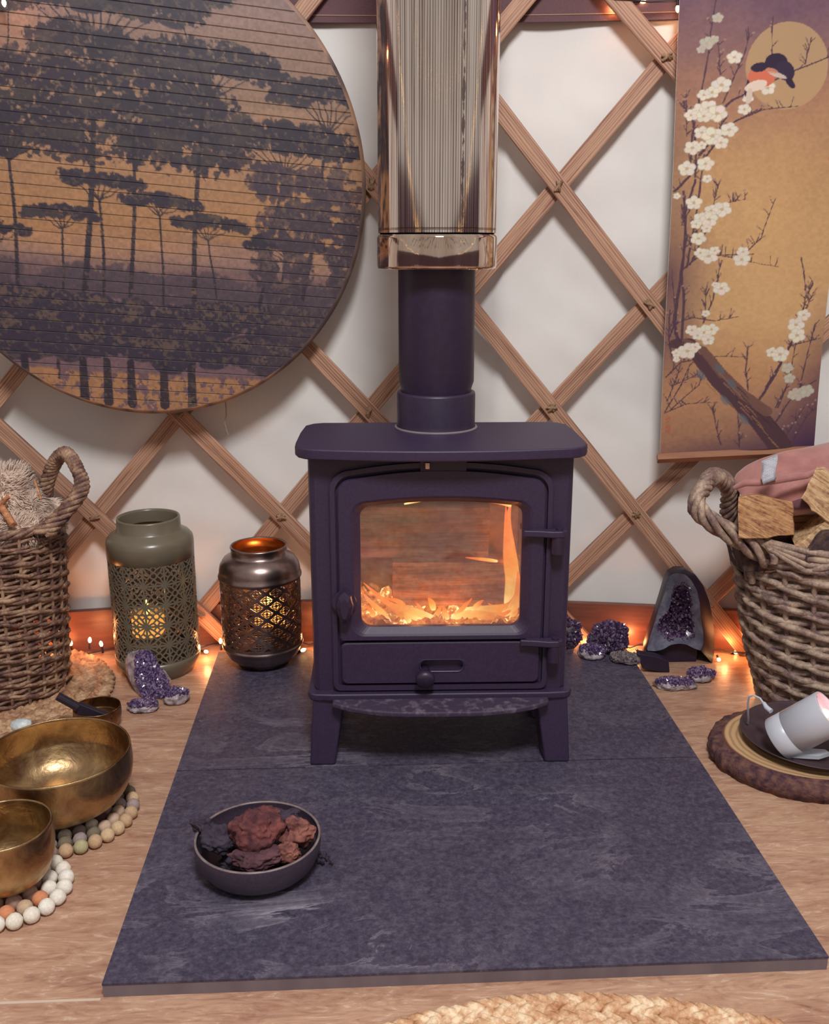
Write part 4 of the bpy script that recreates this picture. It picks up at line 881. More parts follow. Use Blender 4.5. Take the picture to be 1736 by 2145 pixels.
for lab, a_, c_, w_ in [('short orange-brown kindling stick leaning on the left basket rim', ony(28, 1100, 1.80), ony(-2, 1052, 1.84), .0075), ('dark kindling stick end crossing above the orange one', ony(-4, 1062, 1.83), ony(18, 1040, 1.83), .0045),
                        ('thin pale splinter stuck in the sheepskin wool', ony(86, 1046, 1.79), ony(72, 1005, 1.82), .0022)]:
    b = MB(); b.tube([a_, c_], w_, 4); tag(b.build('kindling_stick', M['kindling'], loc=a_), lab, 'kindling')

# right basket contents
def log(label, pix, Y0, dep, ofs, mat, seed):
    # a split log: end face traced in the plane Y0, body running back with an offset
    f = [ony(x, y, Y0) for x, y in pix]; n_ = len(f); b = MB(); F = []
    for i in range(n_):
        for k in range(4):
            q = f[i].lerp(f[(i+1) % n_], k/4); q = q+Vector((noise.noise(q*60+Vector((seed, 0, 0))), 0, noise.noise(q*60+Vector((0, seed, 0)))))*.004; F.append(q)
    cen = sum(F, Vector())/len(F); O = Vector(ofs)
    b.rings([[cen+(q-cen)*.5+Vector((0, -.0015, 0)) for q in F], [cen+(q-cen)*.96+Vector((0, -.001, 0)) for q in F], F, [q+O*.5+Vector((0, dep*.5, 0)) for q in F], [q+O+Vector((0, dep, 0)) for q in F]], smooth=False, cap0=True, cap1=True)
    return tag(b.build('split_log', mat, loc=cen), label, 'log', 'split logs in the right basket')
log('square split log end with diagonal grain in the right basket', [(1545, 1040), (1585, 1038), (1660, 1052), (1663, 1118), (1605, 1128), (1546, 1128)], 1.68, .14, (.068, 0, -.03), M['oak'], 1)
log('rough pale split log at the right edge atop the basket', [(1680, 1042), (1708, 985), (1725, 984), (1800, 1030), (1790, 1105), (1735, 1095), (1700, 1070)], 1.66, .15, (.08, 0, -.02), M['oak_pale'], 2)
log('small pointed log end low against the basket rim', [(1590, 1146), (1600, 1124), (1640, 1143), (1655, 1160), (1595, 1160)], 1.705, .12, (.07, 0, -.02), M['oak_pale'], 3)
log('plank-like split log slanting low at the right of the basket', [(1666, 1143), (1738, 1085), (1775, 1120), (1683, 1165)], 1.665, .10, (.03, 0, 0), M['oak_pale'], 4)
log('bark-covered log at the lower right of the basket', [(1684, 1170), (1722, 1112), (1775, 1118), (1775, 1190), (1700, 1190)], 1.650, .10, (.02, 0, 0), M['bark'], 5)
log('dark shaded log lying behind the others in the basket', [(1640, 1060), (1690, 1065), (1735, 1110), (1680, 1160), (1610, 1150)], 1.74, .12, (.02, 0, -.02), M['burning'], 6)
log('deep log beneath the square one in the right basket', [(1540, 1130), (1640, 1125), (1700, 1190), (1560, 1200)], 1.72, .12, (.02, 0, -.02), M['bark'], 7)
# cushion folded on top
t = thing('velvet_cushion', 'dusty pink velvet cushion with a care label on the log basket', 'cushion', (.93, 1.78, .40))
def cushion(cen, ax, ay, az, nrm_z, mat, nm, seed):
    b = MB(); bm = bmesh.new(); bmesh.ops.create_icosphere(bm, subdivisions=5, radius=1.0); vs = []
    for v in bm.verts:
        p = v.co; x = math.copysign(abs(p.x)**.62, p.x); y = math.copysign(abs(p.y)**.62, p.y); e_ = max(0, 1-max(abs(p.x), abs(p.y))**2.2)
        z_ = p.z*(.25+.75*e_)+.10*noise.noise(Vector((x*3+seed, y*3, 0)))*e_+.035*noise.noise(Vector((x*9+y*4, y*3, seed)))
        vs.append(cen+ax*x+ay*y+az*z_)
    bm.verts.index_update(); fs = [tuple(l.vert.index for l in f.loops) for f in bm.faces]; bm.free(); b.add(vs, fs); return b.build(nm, mat, parent=t)
cushion(Vector((.885, 1.778, .462)), Vector((.172, .01, .030)), Vector((-.01, .082, .030)), Vector((-.010, -.026, .048)), 0, M['velvet'], 'cover', 1)
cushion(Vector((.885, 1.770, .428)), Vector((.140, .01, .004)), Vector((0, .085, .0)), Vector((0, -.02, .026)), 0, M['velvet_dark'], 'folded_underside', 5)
b = MB(); seamp = [ony(x, y, Y) for x, y, Y in ((1538, 1022, 1.70), (1560, 1012, 1.685), (1590, 1011, 1.675), (1615, 1008, 1.67), (1650, 1002, 1.668), (1690, 996, 1.67), (1712, 986, 1.68))]; b.tube(seamp, [.004, .006, .0065, .0065, .0065, .006, .004], 8); b.build('piped_seam', M['velvet'], parent=t)
b = MB(); nl = 8; lv = []; lu = []
LT = [(1594, 966), (1628, 952)]; LBm = [(1597, 1015), (1624, 1004)]
for i in range(nl+1):
    f = i/nl
    for j in range(5):
        g = j/4; x = (LT[0][0]*(1-g)+LT[1][0]*g)*(1-f)+(LBm[0][0]*(1-g)+LBm[1][0]*g)*f; y = (LT[0][1]*(1-g)+LT[1][1]*g)*(1-f)+(LBm[0][1]*(1-g)+LBm[1][1]*g)*f
        lv.append(ony(x+1.5*sin(f*7), y, 1.668-.012*sin(f*pi*.5)+.002*sin(g*9+f*5)+.012*(1-f))); lu.append((g*1., 1-f))
b.add(lv, [(i*5+j, i*5+j+1, (i+1)*5+j+1, (i+1)*5+j) for i in range(nl) for j in range(4)], lu)
o = b.build('care_label', M['label'], parent=t); o['label'] = 'white printed care label'; sd = o.modifiers.new('s', 'SOLIDIFY'); sd.thickness = .0006
t = thing('cream_vase', 'pale cream lidded vessel at the right edge behind the cushion', 'vase', (1.045, 1.86, .20))
b = MB(); b.lathe([(.0, 0), (.05, 0), (.058, .03), (.058, .26), (.055, .29), (.045, .302), (.043, .34)], 40, (1.045, 1.86, .20)); b.build('vessel_body', simple('cream_glaze', lin('b5aca0'), lin('beb6aa'), .4, scale=10), parent=t)
b = MB(); b.lathe([(.0, .385), (.046, .385), (.052, .378), (.052, .345), (.044, .338)], 40, (1.045, 1.86, .20)); b.build('lid', simple('pale_aqua_glaze', lin('bccac6'), lin('c4d0ca'), .35, scale=10), parent=t)

# ------------------------------------------------------------------ jute mats
def braid_ring(b, c, r, z, w, step, a0, a1, rs, th=.006):
    n = int(r*abs(a1-a0)/step)
    for i in range(n):
        a = a0+(a1-a0)*(i+rs.random()*.3)/n
        for s in (-1, 1):
            aa = a+(s > 0)*.5*step/r; p = Vector((c[0]+(r+s*w*.22)*cos(aa), c[1]+(r+s*w*.22)*sin(aa), z)); tdir = Vector((-sin(aa), cos(aa), 0)); rd = Vector((cos(aa), sin(aa), 0))
            d = (tdir+rd*s*.75+Vector((0, 0, rs.uniform(-.1, .1)))).normalized(); L_ = step*1.05*rs.uniform(.9, 1.15); wd = w*.26*rs.uniform(.85, 1.15)
            q = [p-d*L_, p-d*L_*.4+Vector((0, 0, th*.5)), p+d*L_*.4+Vector((0, 0, th*.5)), p+d*L_]
            b.tube(q, [wd*.35, wd, wd, wd*.35], 6, caps=False)
rs = random.Random(9)
t = thing('jute_mat', 'round braided jute mat under the tall left basket', 'mat', (-.755, 1.865, 0))
for k in range(6):
    b = MB(); braid_ring(b, (-.758, 1.868), .215-.030*k, .0065, .030, .018, 0, 2*pi, rs); b.build('braided_coil', M['jute'], parent=t)
t = thing('jute_rug', 'round braided straw-coloured rug edge at the bottom of the picture', 'rug', (.22, .372, 0))
for k in range(19):
    b = MB(); braid_ring(b, (.22, .382), .585-.0285*k, .0065, .029, .017 if k < 6 else .03, 0, 2*pi, rs); b.build('braided_coil', M['jute_light'], parent=t)

# ------------------------------------------------------------------ pierced lanterns
def strip(b, R, z0, pts, w, th=.0014):      # flat bar following the cylinder; pts are (arc length, z)
    out = []
    n = len(pts)
    for i, (u, v) in enumerate(pts):
        du = pts[min(i+1, n-1)][0]-pts[max(i-1, 0)][0]; dv = pts[min(i+1, n-1)][1]-pts[max(i-1, 0)][1]; l = sqrt(du*du+dv*dv)+1e-9; nu_, nv_ = -dv/l*w/2, du/l*w/2
        for k, rr in ((1, R+th/2), (-1, R+th/2), (-1, R-th/2), (1, R-th/2)):
            a = (u+k*nu_)/R; out.append((rr*sin(a), -rr*cos(a), z0+v+k*nv_))
    fs = []
    for i in range(n-1):
        for k in range(4): fs.append((i*4+k, i*4+(k+1) % 4, (i+1)*4+(k+1) % 4, (i+1)*4+k))
    b.add(out, fs, smooth=False)
def seg(u0, v0, u1, v1, n=3): return [(u0+(u1-u0)*i/n, v0+(v1-v0)*i/n) for i in range(n+1)]
def arc(cu, cv, r, a0, a1, n=6): return [(cu+r*cos(a0+(a1-a0)*i/n), cv+r*sin(a0+(a1-a0)*i/n)) for i in range(n+1)]
def place(b, c): b.v = [(x+c[0], y+c[1], z+c[2]) for x, y, z in b.v]; return b
GC = (-.452, 1.995, 0.0)
t = thing('candle_lantern', 'tall olive green pierced metal lantern with a glowing candle', 'lantern', GC)
R = .0885; NT = 13; a_ = 2*pi*R/NT; z0, z1 = .042, .262; rows = 5; h_ = (z1-z0)/rows
b = MB()
for i in range(NT):
    for j in range(rows):
        u, v = (i+.5*0)*a_, z0+j*h_
        w = .0036
        cu, cv = u+a_/2, v+h_/2; ru, rv = a_/2, h_/2
        strip(b, R, 0, seg(u, v, u+a_, v), w); strip(b, R, 0, seg(u, v, u, v+h_), w)
        for sx_n, sy_n in ((1, 1), (-1, 1), (1, -1), (-1, -1)):
            c0 = (cu-sx_n*ru, cv-sy_n*rv)
            strip(b, R, 0, [c0, (cu-sx_n*ru*.30, cv-sy_n*rv*.62), (cu-sx_n*ru*.0, cv-sy_n*rv*.30)], w*.85)
            strip(b, R, 0, [c0, (cu-sx_n*ru*.62, cv-sy_n*rv*.30), (cu-sx_n*ru*.30, cv-sy_n*rv*.0)], w*.85)
            strip(b, R, 0, seg(cu-sx_n*ru*.62, cv-sy_n*rv*.30, cu-sx_n*ru, cv, 2), w*.8); strip(b, R, 0, seg(cu-sx_n*ru*.30, cv-sy_n*rv*.62, cu, cv-sy_n*rv, 2), w*.8)
        strip(b, R, 0, [(cu+ru*.30*cos(q*pi/4), cv+rv*.30*sin(q*pi/4)) for q in range(9)], w*.8)
strip(b, R, 0, seg(0, z1, 2*pi*R, z1, 90), .006); strip(b, R, 0, seg(0, z0, 2*pi*R, z0, 90), .005)
place(b, GC).build('pierced_panel', M['green'], parent=t)
bi_ = MB(); bi_.add([(GC[0]+(x-GC[0])*.978, GC[1]+(y-GC[1])*.978, z) for x, y, z in b.v], b.f, smooth=False); bi_.build('shade_liner', M['lantern_shade'], parent=t)  # panel copy added just inside, its dark colour painting the interior shade
b = MB(); b.lathe([(.0, .006), (.072, .006), (.0725, 0), (.074, 0), (.079, .010), (.0885, .028), (.0895, .034), (.0895, .043), (.087, .043)], 72, GC); b.build('base_dish', M['green'], parent=t)
b = MB(); b.lathe([(.087, .258), (.0895, .259), (.0900, .290), (.0885, .299), (.082, .307), (.070, .314), (.0655, .318), (.0650, .340), (.0640, .343), (.0610, .343), (.0600, .338), (.0600, .315)], 72, GC); b.build('shoulder_and_neck', M['green'], parent=t)
def candle(c, label, r, h, fl):
    t = thing('pillar_candle', label, 'candle', c); b = MB(); b.lathe([(0, 0), (r, 0), (r, h-.006), (r-.002, h), (r*.8, h), (r*.6, h-.006), (0, h-.010)], 40, c); b.build('wax', M['candle'], parent=t)
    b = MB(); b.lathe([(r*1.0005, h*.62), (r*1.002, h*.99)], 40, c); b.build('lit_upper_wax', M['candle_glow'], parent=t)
    b = MB(); b.lathe([(0, 0), (.004, .003), (.006, .010), (.004, .022), (.001, .032), (0, .034)], 16, (c[0], c[1]-.004, c[2]+h-.008)); b.build('flame', M['candle_flame'], parent=t)
    point('candle_light', (c[0], c[1]-.004, c[2]+h+.035), fl, (1, .55, .18), .008); return t
candle((GC[0]-.012, GC[1]-.018, .0065), 'pillar candle glowing inside the tall green lantern', .034, .135, .04)
SC = (-.2235, 1.975, .020)
t = thing('candle_lantern', 'short antique silver lantern with diamond cut-outs and candle glow', 'lantern', SC)
R = .0835; NT = 13; a_ = 2*pi*R/NT; z0, z1 = .052, .197; rows = 5; h_ = (z1-z0)/rows; b = MB()
for i in range(NT):
    for j in range(rows):
        u, v = i*a_, z0+j*h_; w = .0060
        strip(b, R, 0, seg(u, v, u+a_, v+h_), w); strip(b, R, 0, seg(u, v+h_, u+a_, v), w)
        for cu, cv in ((u+a_/2, v), (u, v+h_/2)) if j else ((u, v+h_/2),):
            ru, rv = a_*.22, h_*.22
            strip(b, R+.0006, 0, [(cu+ru*cos(q*pi/4), cv+rv*sin(q*pi/4)) for q in range(9)], .0019)
            strip(b, R+.0004, 0, seg(cu-a_*.40, cv, cu+a_*.40, cv, 4), .0018); strip(b, R+.0004, 0, seg(cu, cv-h_*.42, cu, cv+h_*.42, 2), .0018)
            strip(b, R+.0004, 0, arc(cu, cv, .0022, 0, 2*pi, 6), .0018)
strip(b, R, 0, seg(0, z1, 2*pi*R, z1, 90), .007); strip(b, R, 0, seg(0, z0, 2*pi*R, z0, 90), .007)
place(b, SC).build('pierced_panel', M['silver'], parent=t)
b = MB(); b.lathe([(0, .012), (.050, .012), (.052, 0), (.055, 0), (.056, .006), (.062, .011), (.074, .021), (.081, .034), (.084, .042), (.0865, .044), (.0865, .048), (.084, .050), (.084, .054), (.082, .054)], 72, SC); b.build('footed_base', M['silver'], parent=t)
b = MB(); b.lathe([(.082, .193), (.085, .194), (.0875, .197), (.0875, .201), (.0850, .204), (.0850, .212), (.0825, .224), (.075, .236), (.063, .243), (.0585, .246), (.0585, .258), (.0600, .261), (.0590, .2635), (.0560, .264), (.0545, .260)], 72, SC); b.build('domed_shoulder', M['silver'], parent=t)
b = MB(); b.lathe([(.0545, .262), (.0545, .243), (.061, .240), (.073, .232), (.0805, .222), (.0825, .212), (.0825, .195)], 72, SC); b.build('copper_lining', M['silver_in'], parent=t)
candle((SC[0]+.018, SC[1]+.0, SC[2]+.0125), 'pillar candle glowing inside the silver lantern', .033, .125, .30)

# ------------------------------------------------------------------ minerals
def crystals(b, p, n_, r, l, rs):
    n_ = n_.normalized(); a = n_.orthogonal().normalized(); c = n_.cross(a); r0 = rs.uniform(0, pi); vs = []
    for z_, k in ((-l*.5, 1.), (l*.35, .95)):
        for j in range(6): t_ = r0+j*pi/3; vs.append(p+n_*z_+(a*cos(t_)+c*sin(t_))*r*k)
    vs.append(p+n_*l+a*r*rs.uniform(-.3, .3)); fs = [(j, (j+1) % 6, 6+(j+1) % 6, 6+j) for j in range(6)]+[(6+j, 6+(j+1) % 6, 12) for j in range(6)]
    b.add(vs, fs, smooth=False)
def cluster(label, c, s, rz, mat_c, mat_b, seed, dirv=(0, -.3, 1), thr=.25, cr_=.0035, cl=.006, n=420, cz=None, cat='crystal'):
    rs = random.Random(seed); t = thing('amethyst_cluster', label, cat, c, 0); C_ = Vector((c[0], c[1], c[2]+s[2]*.75)); D = Vector(dirv).normalized(); Rm = Matrix.Rotation(rz, 3, 'Z')
    def surf(d): k = 1+.25*noise.noise(d*1.6+Vector((seed*3.7, 0, 0))); q = Vector((d.x*s[0], d.y*s[1], d.z*s[2]))*k; q = Rm @ q; q.z = max(q.z, -s[2]*.75); return C_+q
    b = MB(); b.ico((0, 0, 0), 1, 4); b.v = [tuple(surf(Vector(v))+Vector(noise.noise_vector(Vector(v)*6+Vector((seed, 0, 0))))*.0022) for v in b.v]
    zmin = c[2]; b.v = [(x, y, max(z, zmin+.0004)) for x, y, z in b.v]; b.build('rock_matrix', mat_b, parent=t)
    b = MB(); k = 0
    while k < n:
        d = Vector((rs.gauss(0, 1), rs.gauss(0, 1), rs.gauss(0, 1))).normalized()
        if d.dot(D) < thr+.12*noise.noise(d*5): continue
        nn = Rm @ Vector((d.x/s[0], d.y/s[1], d.z/s[2])); nn.normalize(); nn += Vector((rs.gauss(0, .35), rs.gauss(0, .35), rs.gauss(0, .35))); q = rs.uniform(.6, 1.25)
        crystals(b, surf(d), nn, cr_*q, cl*q, rs); k += 1
    b.build('crystal_points', mat_c, parent=t); return t
# standing slice on the left
t = thing('amethyst_cluster', 'tall standing purple amethyst with grey side in front of the green lantern', 'crystal', (-.435, 1.86, 0)); rs = random.Random(2)
fo = [(302, 1462), (330, 1462), (358, 1456), (361, 1442), (350, 1422), (338, 1400), (326, 1380), (318, 1367), (305, 1361), (292, 1362), (284, 1372), (282, 1395), (284, 1420), (290, 1440)]
Fp = [ony(x, y, 1.845+.0006*max(0, 1462-y)) for x, y in fo]; zmin = min(p.z for p in Fp)
Fp = [Vector((p.x, p.y, max(.0005, p.z-zmin))) for p in Fp]; cen = sum(Fp, Vector())/len(Fp)
bk = [p+Vector((-.010-.022*max(0, min(1, (-.415-p.x)/.05+.2)), .045, 0)) for p in Fp]
b = MB(); b.rings([[cen+(p-cen)*.94+Vector((0, .002, 0)) for p in Fp], Fp, [p.lerp(q, .5)+Vector((-.004, 0, 0)) for p, q in zip(Fp, bk)], [cen+(q-cen)*.97 for q in bk]], smooth=False, cap0=True, cap1=True); b.v = [(x, y, max(z, .0004)) for x, y, z in b.v]; b.build('rock_matrix', M['quartz'], parent=t)
def inpoly(x, z, P_):
    c = False; j = len(P_)-1
    for i in range(len(P_)):
        if (P_[i].z > z) != (P_[j].z > z) and x < (P_[j].x-P_[i].x)*(z-P_[i].z)/(P_[j].z-P_[i].z)+P_[i].x: c = not c
        j = i
    return c
def face_crystals(P_, n, mat, par, yoff, cr_, cl, seed, shrink=.97, holes=None, dome=.0):
    rs = random.Random(seed); cen = sum(P_, Vector())/len(P_); Q = [cen+(p-cen)*shrink for p in P_]; xs = [p.x for p in Q]; zs = [p.z for p in Q]; b = MB(); k = 0
    import_pl = [(p.z, p.y) for p in P_]
    while k < n:
        x = rs.uniform(min(xs), max(xs)); z = rs.uniform(min(zs), max(zs))
        if not inpoly(x, z, Q): continue
        d = min(sqrt((p.x-x)**2+(p.z-z)**2) for p in Q); sl_ = (max(p.y for p in P_)-min(p.y for p in P_))/(max(zs)-min(zs)+1e-6)
        y = min(p.y for p in P_)+sl_*(z-min(zs))+yoff(x, z, d) if callable(yoff) else cen.y+yoff
        q = rs.uniform(.6, 1.3); crystals(b, Vector((x, y, z)), Vector((rs.gauss(0, .45), -1, rs.gauss(.15, .45))), cr_*q, cl*q, rs); k += 1
    return b.build('crystal_points', mat, parent=par)
face_crystals(Fp, 900, M['amethyst'], t, lambda x, z, d: -.001-.25*min(d, .012), .0034, .0055, 5)
cluster('small flat amethyst piece lying at the foot of the standing one', (-.442, 1.793, 0), (.030, .018, .011), 0, M['amethyst'], M['quartz'], 11, (0, .15, 1), .35, .0032, .006, 190)
cluster('small amethyst with a white band beside the green lantern', (-.383, 1.822, 0), (.025, .018, .017), .3, M['amethyst'], M['quartz'], 12, (0, .1, 1), .45, .003, .006, 170)
cluster('dark amethyst half hidden behind the right side of the stove', (.435, 2.015, 0.02), (.040, .018, .042), 0, M['amethyst_dark'], M['quartz_dark'], 13, (0, -.7, .6), .1, .004, .007, 330)
cluster('largest dark purple amethyst cluster beside the right of the stove', (.535, 1.985, 0.02), (.042, .022, .040), 0, M['amethyst_dark'], M['quartz_dark'], 14, (-.1, -.6, .8), .15, .0035, .0065, 520)
cluster('white-edged amethyst lump in front of the largest dark cluster', (.487, 1.952, .02), (.028, .016, .018), -.2, M['amethyst'], M['quartz'], 15, (.2, -.1, 1), .3, .003, .005, 260)
cluster('dull grey drop-shaped druse stone near the slab corner', (.558, 1.925, .02), (.034, .017, .013), -.35, M['grey_crystal'], M['grey_crystal'], 16, (0, -.3, 1), .2, .0022, .003, 260)
cluster('flat elongated amethyst slice lying on the floor by the geode', (.636, 1.835, 0), (.042, .017, .012), -.1, M['amethyst'], M['quartz'], 17, (0, .15, 1), .35, .003, .0055, 260)
cluster('small amethyst with pale rim at the right foot of the geode', (.703, 1.870, 0), (.031, .017, .015), .1, M['amethyst'], M['quartz'], 18, (0, .0, 1), .3, .003, .005, 230)
# cathedral geode
gp = thing('amethyst_geode', 'large upright dark geode with a grey-blue agate face and purple cavity', 'geode', (.68, 1.96, 0))
outp = [(1345, 1398), (1347, 1375), (1356, 1345), (1370, 1305), (1382, 1268), (1392, 1235), (1400, 1218), (1415, 1209), (1435, 1209), (1455, 1220), (1472, 1243), (1484, 1275), (1492, 1315), (1495, 1350), (1494, 1385), (1490, 1404)]
facp = [(1353, 1378), (1357, 1358), (1366, 1330), (1378, 1292), (1390, 1258), (1397, 1230), (1404, 1219), (1416, 1216), (1434, 1219), (1447, 1232), (1458, 1252), (1464, 1278), (1466, 1308), (1471, 1335), (1472, 1360), (1466, 1378)]
arch = [(1466, 1378), (1452, 1373), (1436, 1365), (1420, 1363), (1403, 1366), (1386, 1376), (1370, 1379), (1353, 1378)]
YG = 1.945
OP = [ony(x, y, YG+.012) for x, y in outp]; FP_ = [ony(x, y, YG) for x, y in facp]; zb = min(p.z for p in OP)
for Pl in (OP, FP_):
    for p in Pl: p.z = p.z-zb
gz = Vector((sum(p.x for p in OP)/16, 0, .08))
b = MB(); bkp = [Vector((gz.x+(p.x-gz.x)*.93+.006, YG+.055, p.z*.97)) for p in OP]; bk2 = [Vector((gz.x+(p.x-gz.x)*.6+.006, YG+.078, p.z*.75)) for p in OP]
b.rings([FP_, OP, bkp, bk2], close=False, smooth=True); b.add(bk2, [tuple(range(16))], smooth=False); b.build('outer_shell', M['geode_bark'], parent=gp)
AR = [ony(x, y, YG) for x, y in arch]
for p in AR: p.z -= zb
cavp = [(1384, 1344), (1380, 1330), (1388, 1310), (1402, 1292), (1408, 1268), (1414, 1248), (1430, 1240), (1443, 1250), (1447, 1280), (1449, 1305), (1451, 1330), (1453, 1344), (1440, 1351), (1425, 1353), (1402, 1352)]
CV = [ony(x, y, YG-.0005) for x, y in cavp]
for p in CV: p.z -= zb
FA = FP_+AR[1:-1]
bmx = bmesh.new(); from mathutils.geometry import tessellate_polygon
# agate face with hole: resample both loops by angle round the cavity centre
cc = sum(CV, Vector())/len(CV)
def radial(P_, n, c):
    out = []
    for i in range(n):
        a = 2*pi*i/n; d = Vector((cos(a), 0, sin(a))); best = 0
        for j in range(len(P_)):
            p, q = P_[j], P_[(j+1) % len(P_)]; ex, ez = q.x-p.x, q.z-p.z; den = d.x*ez-d.z*ex
            if abs(den) < 1e-9: continue
            t_ = ((p.x-c.x)*ez-(p.z-c.z)*ex)/den; s_ = ((p.x-c.x)*d.z-(p.z-c.z)*d.x)/den
            if t_ > 0 and -1e-6 <= s_ <= 1+1e-6: best = max(best, t_)
        out.append((best, d))
    return out
NR = 120; rf_, rc_ = radial(FA, NR, cc), radial(CV, NR, cc)
lo_ = [cc+d*t_ for t_, d in rf_]; lm = [cc+d*(.5*t_+.5*s_)+Vector((0, .0035, 0)) for (t_, d), (s_, _) in zip(rf_, rc_)]; lc = [cc+d*s_+Vector((0, .005, 0)) for s_, d in rc_]
b = MB(); b.rings([lo_, lm, lc]); b.build('agate_rim', M['agate'], parent=gp)
b = MB(); b.rings([lc, [cc+d*s_*.75+Vector((0, .018, 0)) for s_, d in rc_], [cc+d*s_*.35+Vector((0, .026, 0)) for s_, d in rc_]], cap1=True); b.build('cavity', M['amethyst_dark'], parent=gp)
face_crystals([cc+d*s_*1.12 for s_, d in rc_], 420, M['amethyst_dark'], gp, lambda x, z, d: .005+min(d, .02)*.7, .003, .005, 6, 1.)
bmx.free()
b = MB(); ba = [Vector((p.x, YG+.020, p.z)) for p in AR]; b.rings([ba, [Vector((p.x, YG+.022, .0)) for p in AR]], close=False); b.rings([AR, [p+Vector((0, .020, .004)) for p in AR]], close=False); b.build('base_hollow', M['geode_bark'], parent=gp)
ch = [(1333, 1376), (1352, 1379), (1372, 1382), (1400, 1392), (1402, 1416), (1375, 1414), (1345, 1408)]
CHP = [ony(x, y, 1.912) for x, y in ch]; zz = min(p.z for p in CHP); CHP = [Vector((p.x, p.y, p.z-zz+.0005)) for p in CHP]
b = MB(); b.rings([CHP, [p+Vector((.004, .022, 0)) for p in CHP]], smooth=False, cap0=True, cap1=True); tag(b.build('dark_stone', M['geode_bark'], loc=CHP[0], bevel=.002), 'black angular stone propped at the front left foot of the geode', 'stone')

# ------------------------------------------------------------------ brass bowls on felt mats
def bowl(name, label, c, r, h, mat, th=.0028, rim=None, prof=None, part='bowl_wall'):
    t = thing(name, label, 'bowl', c)
    p = prof or [(0, 0), (.35, .002), (.62, .05), (.84, .20), (.97, .45), (1.015, .70), (1.0, 1.0)]
    P = [(a*r, q*h) for a, q in p]; S_ = []
    for i in range(len(P)-1):
        p0, p1, p2, p3 = [Vector((*P[max(0, min(len(P)-1, k))], 0)) for k in (i-1, i, i+1, i+2)]
        for k in range(6):
            f = k/6; q = .5*((2*p1)+(p2-p0)*f+(2*p0-5*p1+4*p2-p3)*f*f+(3*p1-p0-3*p2+p3)*f**3); S_.append((max(0, q.x), max(0, q.y)))
    S_.append(P[-1]); inner = [(max(0, x-th), z+th*.6 if z < h*.5 else z) for x, z in S_]
    inner[-1] = (S_[-1][0]-th, h); b = MB(); prof2 = S_+[(S_[-1][0]-.3*th, h+.0006), (S_[-1][0]-.7*th, h+.0006)]+inner[::-1]; prof2[-1] = (0, prof2[-1][1])
    b.lathe(prof2, 80, c); o = b.build(part, mat, parent=t); return t
def feltmat(label, c, R0, rows, br_, cols, seed):
    t = thing('felt_ball_mat', label, 'mat', c); rs = random.Random(seed); meshes = {}
    for k in range(rows):
        r = R0-k*br_*1.93; n_ = int(2*pi*r/(br_*2)); a0 = rs.random()
        for i in range(n_):
            a = a0+2*pi*i/n_; h = rs.choice(cols[k] if k < len(cols) else cols[-1]); p = (c[0]+r*cos(a), c[1]+r*sin(a), c[2]+br_*(.98 if k < 1 else .93))
            if h not in meshes:
                b = MB(); b.ico((0, 0, 0), br_, 3, amp=.06, freq=2.5, seed=len(meshes)); o = b.build('felt_ball', felt(h), parent=None); o.parent = t; meshes[h] = o
            else: o = meshes[h].copy(); COL.objects.link(o); o.parent = t
            o.location = (p[0]-c[0], p[1]-c[1], p[2]-c[2]); o.rotation_euler = (rs.random()*6, rs.random()*6, rs.random()*6)
    return t
B1 = onz(118, 1572, .122); W1 = ['f0e9dc', 'c9a785', '8f8ba6', 'b9b08a', '6f6352', 'a89492', 'd6b894']
feltmat('larger felt ball mat in mixed colours under the big brass bowl', (B1.x, B1.y, 0), .108, 4, .0108, [W1, ['a89492', 'f0e9dc', '7f7360', 'cdb09a', 'a3918f'], ['a89492', '8c7a78', 'e8ddd0', '5c3f40'], ['8c7a78', '5c4044']], 21)
bowl('singing_bowl', 'large hammered brass singing bowl on a mixed felt ball mat', (B1.x, B1.y, .0218), .1125, .100, M['brass'])
B2 = onz(4, 1727, .115); W3 = ['f2ebe0', 'f4eee4', 'efe6d8']
feltmat('smaller mostly white felt ball mat under the lower left bowl', (B2.x, B2.y, 0), .075, 3, .0112, [W3, ['f0e6dc', 'd98f68', 'e2a9a4', 'c8ac90', 'f2ebe0'], ['a07f70', 'b8988a', 'cbb49a']], 5)
bowl('singing_bowl', 'medium brass singing bowl cut by the left edge of the picture', (B2.x, B2.y, .0225), .066, .092, M['brass'], .003)
B3 = onz(203, 1481, .045)
sb = bowl('brass_bowl', 'small engraved dark brass bowl behind the large singing bowl', (B3.x, B3.y, .0015), .0435, .045, M['brass_small'], .002)
b = MB(); a0_ = ony(121, 1458, B3.y-.035); a1_ = ony(168, 1484, B3.y-.03); a2_ = ony(236, 1502, B3.y-.024)
b.tube([a0_, a0_.lerp(a1_, .9)], .0085, 8); P = [a1_+Vector((0, 0, .012)), a2_+Vector((0, 0, .003)), a2_+Vector((0, 0, -.003)), a1_+Vector((.02, 0, -.013)), a1_+Vector((-.006, 0, -.010))]
b.rings([[p+Vector((0, -.006, 0)) for p in P], [p+Vector((0, .006, 0)) for p in P]], smooth=False, cap0=True, cap1=True)
o = b.build('wooden_striker', simple('ebony', lin('1c1524'), lin('251b2c'), .45), loc=a0_, bevel=.001); tag(o, 'black wooden striker resting across the small brass bowl', 'striker')
s0 = onz(45, 1518, .018); b = MB(); b.ico((s0.x, s0.y, s0.z), .020, 2, (1, .7, .55), .25, 1.5, seed=5)
tag(b.build('polished_stone', simple('pale_blue_stone', lin('b2c0c6'), lin('cfd6d6'), .3, scale=60), loc=s0), 'pale blue-white polished stone on the jute mat edge', 'stone')
for f in bpy.data.objects['polished_stone'].data.polygons: f.use_smooth = False

